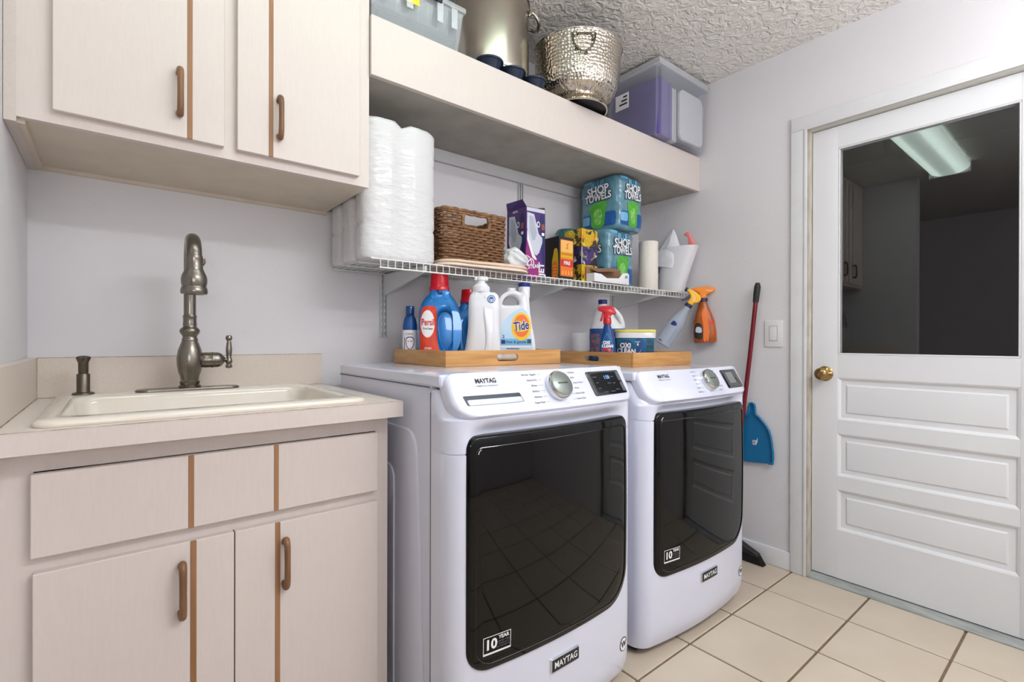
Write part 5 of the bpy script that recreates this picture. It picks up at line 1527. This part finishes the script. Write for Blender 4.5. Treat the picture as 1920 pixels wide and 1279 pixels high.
# hammered tub
b = empty('beverage_tub', (-.893, -.340, TZ), label='round hammered steel beverage tub with ring handle beside the storage bin', cat='tub')
L('tub_foot', [(.124, .0005), (.129, .0008), (.131, .004), (.127, .012), (.118, .024), (.116, .030)], m_steelp, b, 72, cap=False)
L('foot_underside', [(.126, .0010), (.120, .012), (.001, .014)], m_grip, b, 48, cap=False)
L('tub_body', [(.114, .029), (.124, .033), (.150, .048), (.168, .074), (.177, .115), (.182, .165), (.187, .240), (.190, .248), (.1915, .254), (.188, .257), (.184, .254), (.180, .18), (.172, .10), (.14, .055), (.001, .045)], m_hammer, b, 96)
T('rolled_rim', [(.189 * math.cos(2 * PI * k / 72), .189 * math.sin(2 * PI * k / 72), .254) for k in range(72)], .0045, m_steelp, b, 10, closed=True)
hd = Vector((-.63, -.776, 0)); ht = Vector((.776, -.63, 0))
for s_ in (-1, 1):
    hd_ = hd * 1.0; base = hd_ * .1885
    ear = base + ht * (.036 * s_) + Vector((0, 0, .226))
    L('handle_ear', [(.001, -.009), (.008, -.006), (.010, 0), (.008, .006), (.001, .009)], m_steelp, b, 14, c=tuple(ear))
pts = []
for k in range(25):
    a = PI + PI * k / 24
    w_ = .046 * math.cos(a); z_ = .226 + .070 * math.sin(a)
    pts.append(hd * (.1955 - .20 * (w_ * w_)) + ht * w_ + Vector((0, 0, z_)))
T('ring_handle', pts, .0036, m_nickeld, b, 12)
T('ring_bar', [hd * .194 + ht * -.046 + Vector((0, 0, .226)), hd * .1955 + Vector((0, 0, .226)), hd * .194 + ht * .046 + Vector((0, 0, .226))], .0032, m_nickeld, b, 10)

# storage bin with purple binders
b = empty('storage_bin', (-.238, -.285, TZ), label='clear lidded storage bin with purple binders overhanging the shelf in the corner', cat='storage bin')
w, d, h = .440, .345, .335
bm = bmesh.new(); obox(bm, w - .040, d - .035, .0005, w - .010, d - .010, h, .003)
bmesh.ops.bevel(bm, geom=[e for e in bm.edges if abs((e.verts[0].co - e.verts[1].co).z) > .2], offset=.018, segments=4, affect='EDGES')
finish('bin_body', bm, m_bin, b, 40)
B('bin_lid', (-w / 2, w / 2, -d / 2, d / 2, h + .0005, h + .024), m_binlid, b, bev=.009)
B('lid_lip', (-w / 2 - .002, w / 2 + .002, -d / 2 - .002, d / 2 + .002, h - .012, h + .002), m_binlid, b, bev=.003)
B('binder', (-.190, -.098, -.140, .130, .008, .285), m_binp, b, bev=.004, label='purple binder')
B('binder', (-.094, -.070, -.142, .130, .008, .285), m_binp, b, bev=.004, label='purple binder')
bm = bmesh.new()
for k in range(7): box(bm, -.066 + .006 * k, -.0622 + .006 * k, -.138 + random.uniform(-.002, .002), .128, .008, .268)
finish('paper_sheets', bm, m_cream, b, 0, kind='stuff')
shape2d('white_pad', [rrect(.212, .250, .034, 8, .088, .152)], .008, .003, m_cream, b, 2, xf=lambda p: (p.x, p.y - .145, p.z), label='rounded white sheet pressed against the front')
lx = lambda u, v, dd: (-w / 2 + .012 + dd, -u, v)
B('price_label', (-.2125, -.2085, .015, .095, .185, .262), m_label_w, b, smooth=0, label='white printed label')
for q in range(3): B('label_print', (-.2135, -.2126, .022, .070 - .012 * q, .205 + .018 * q, .213 + .018 * q), m_printd, b, smooth=0)
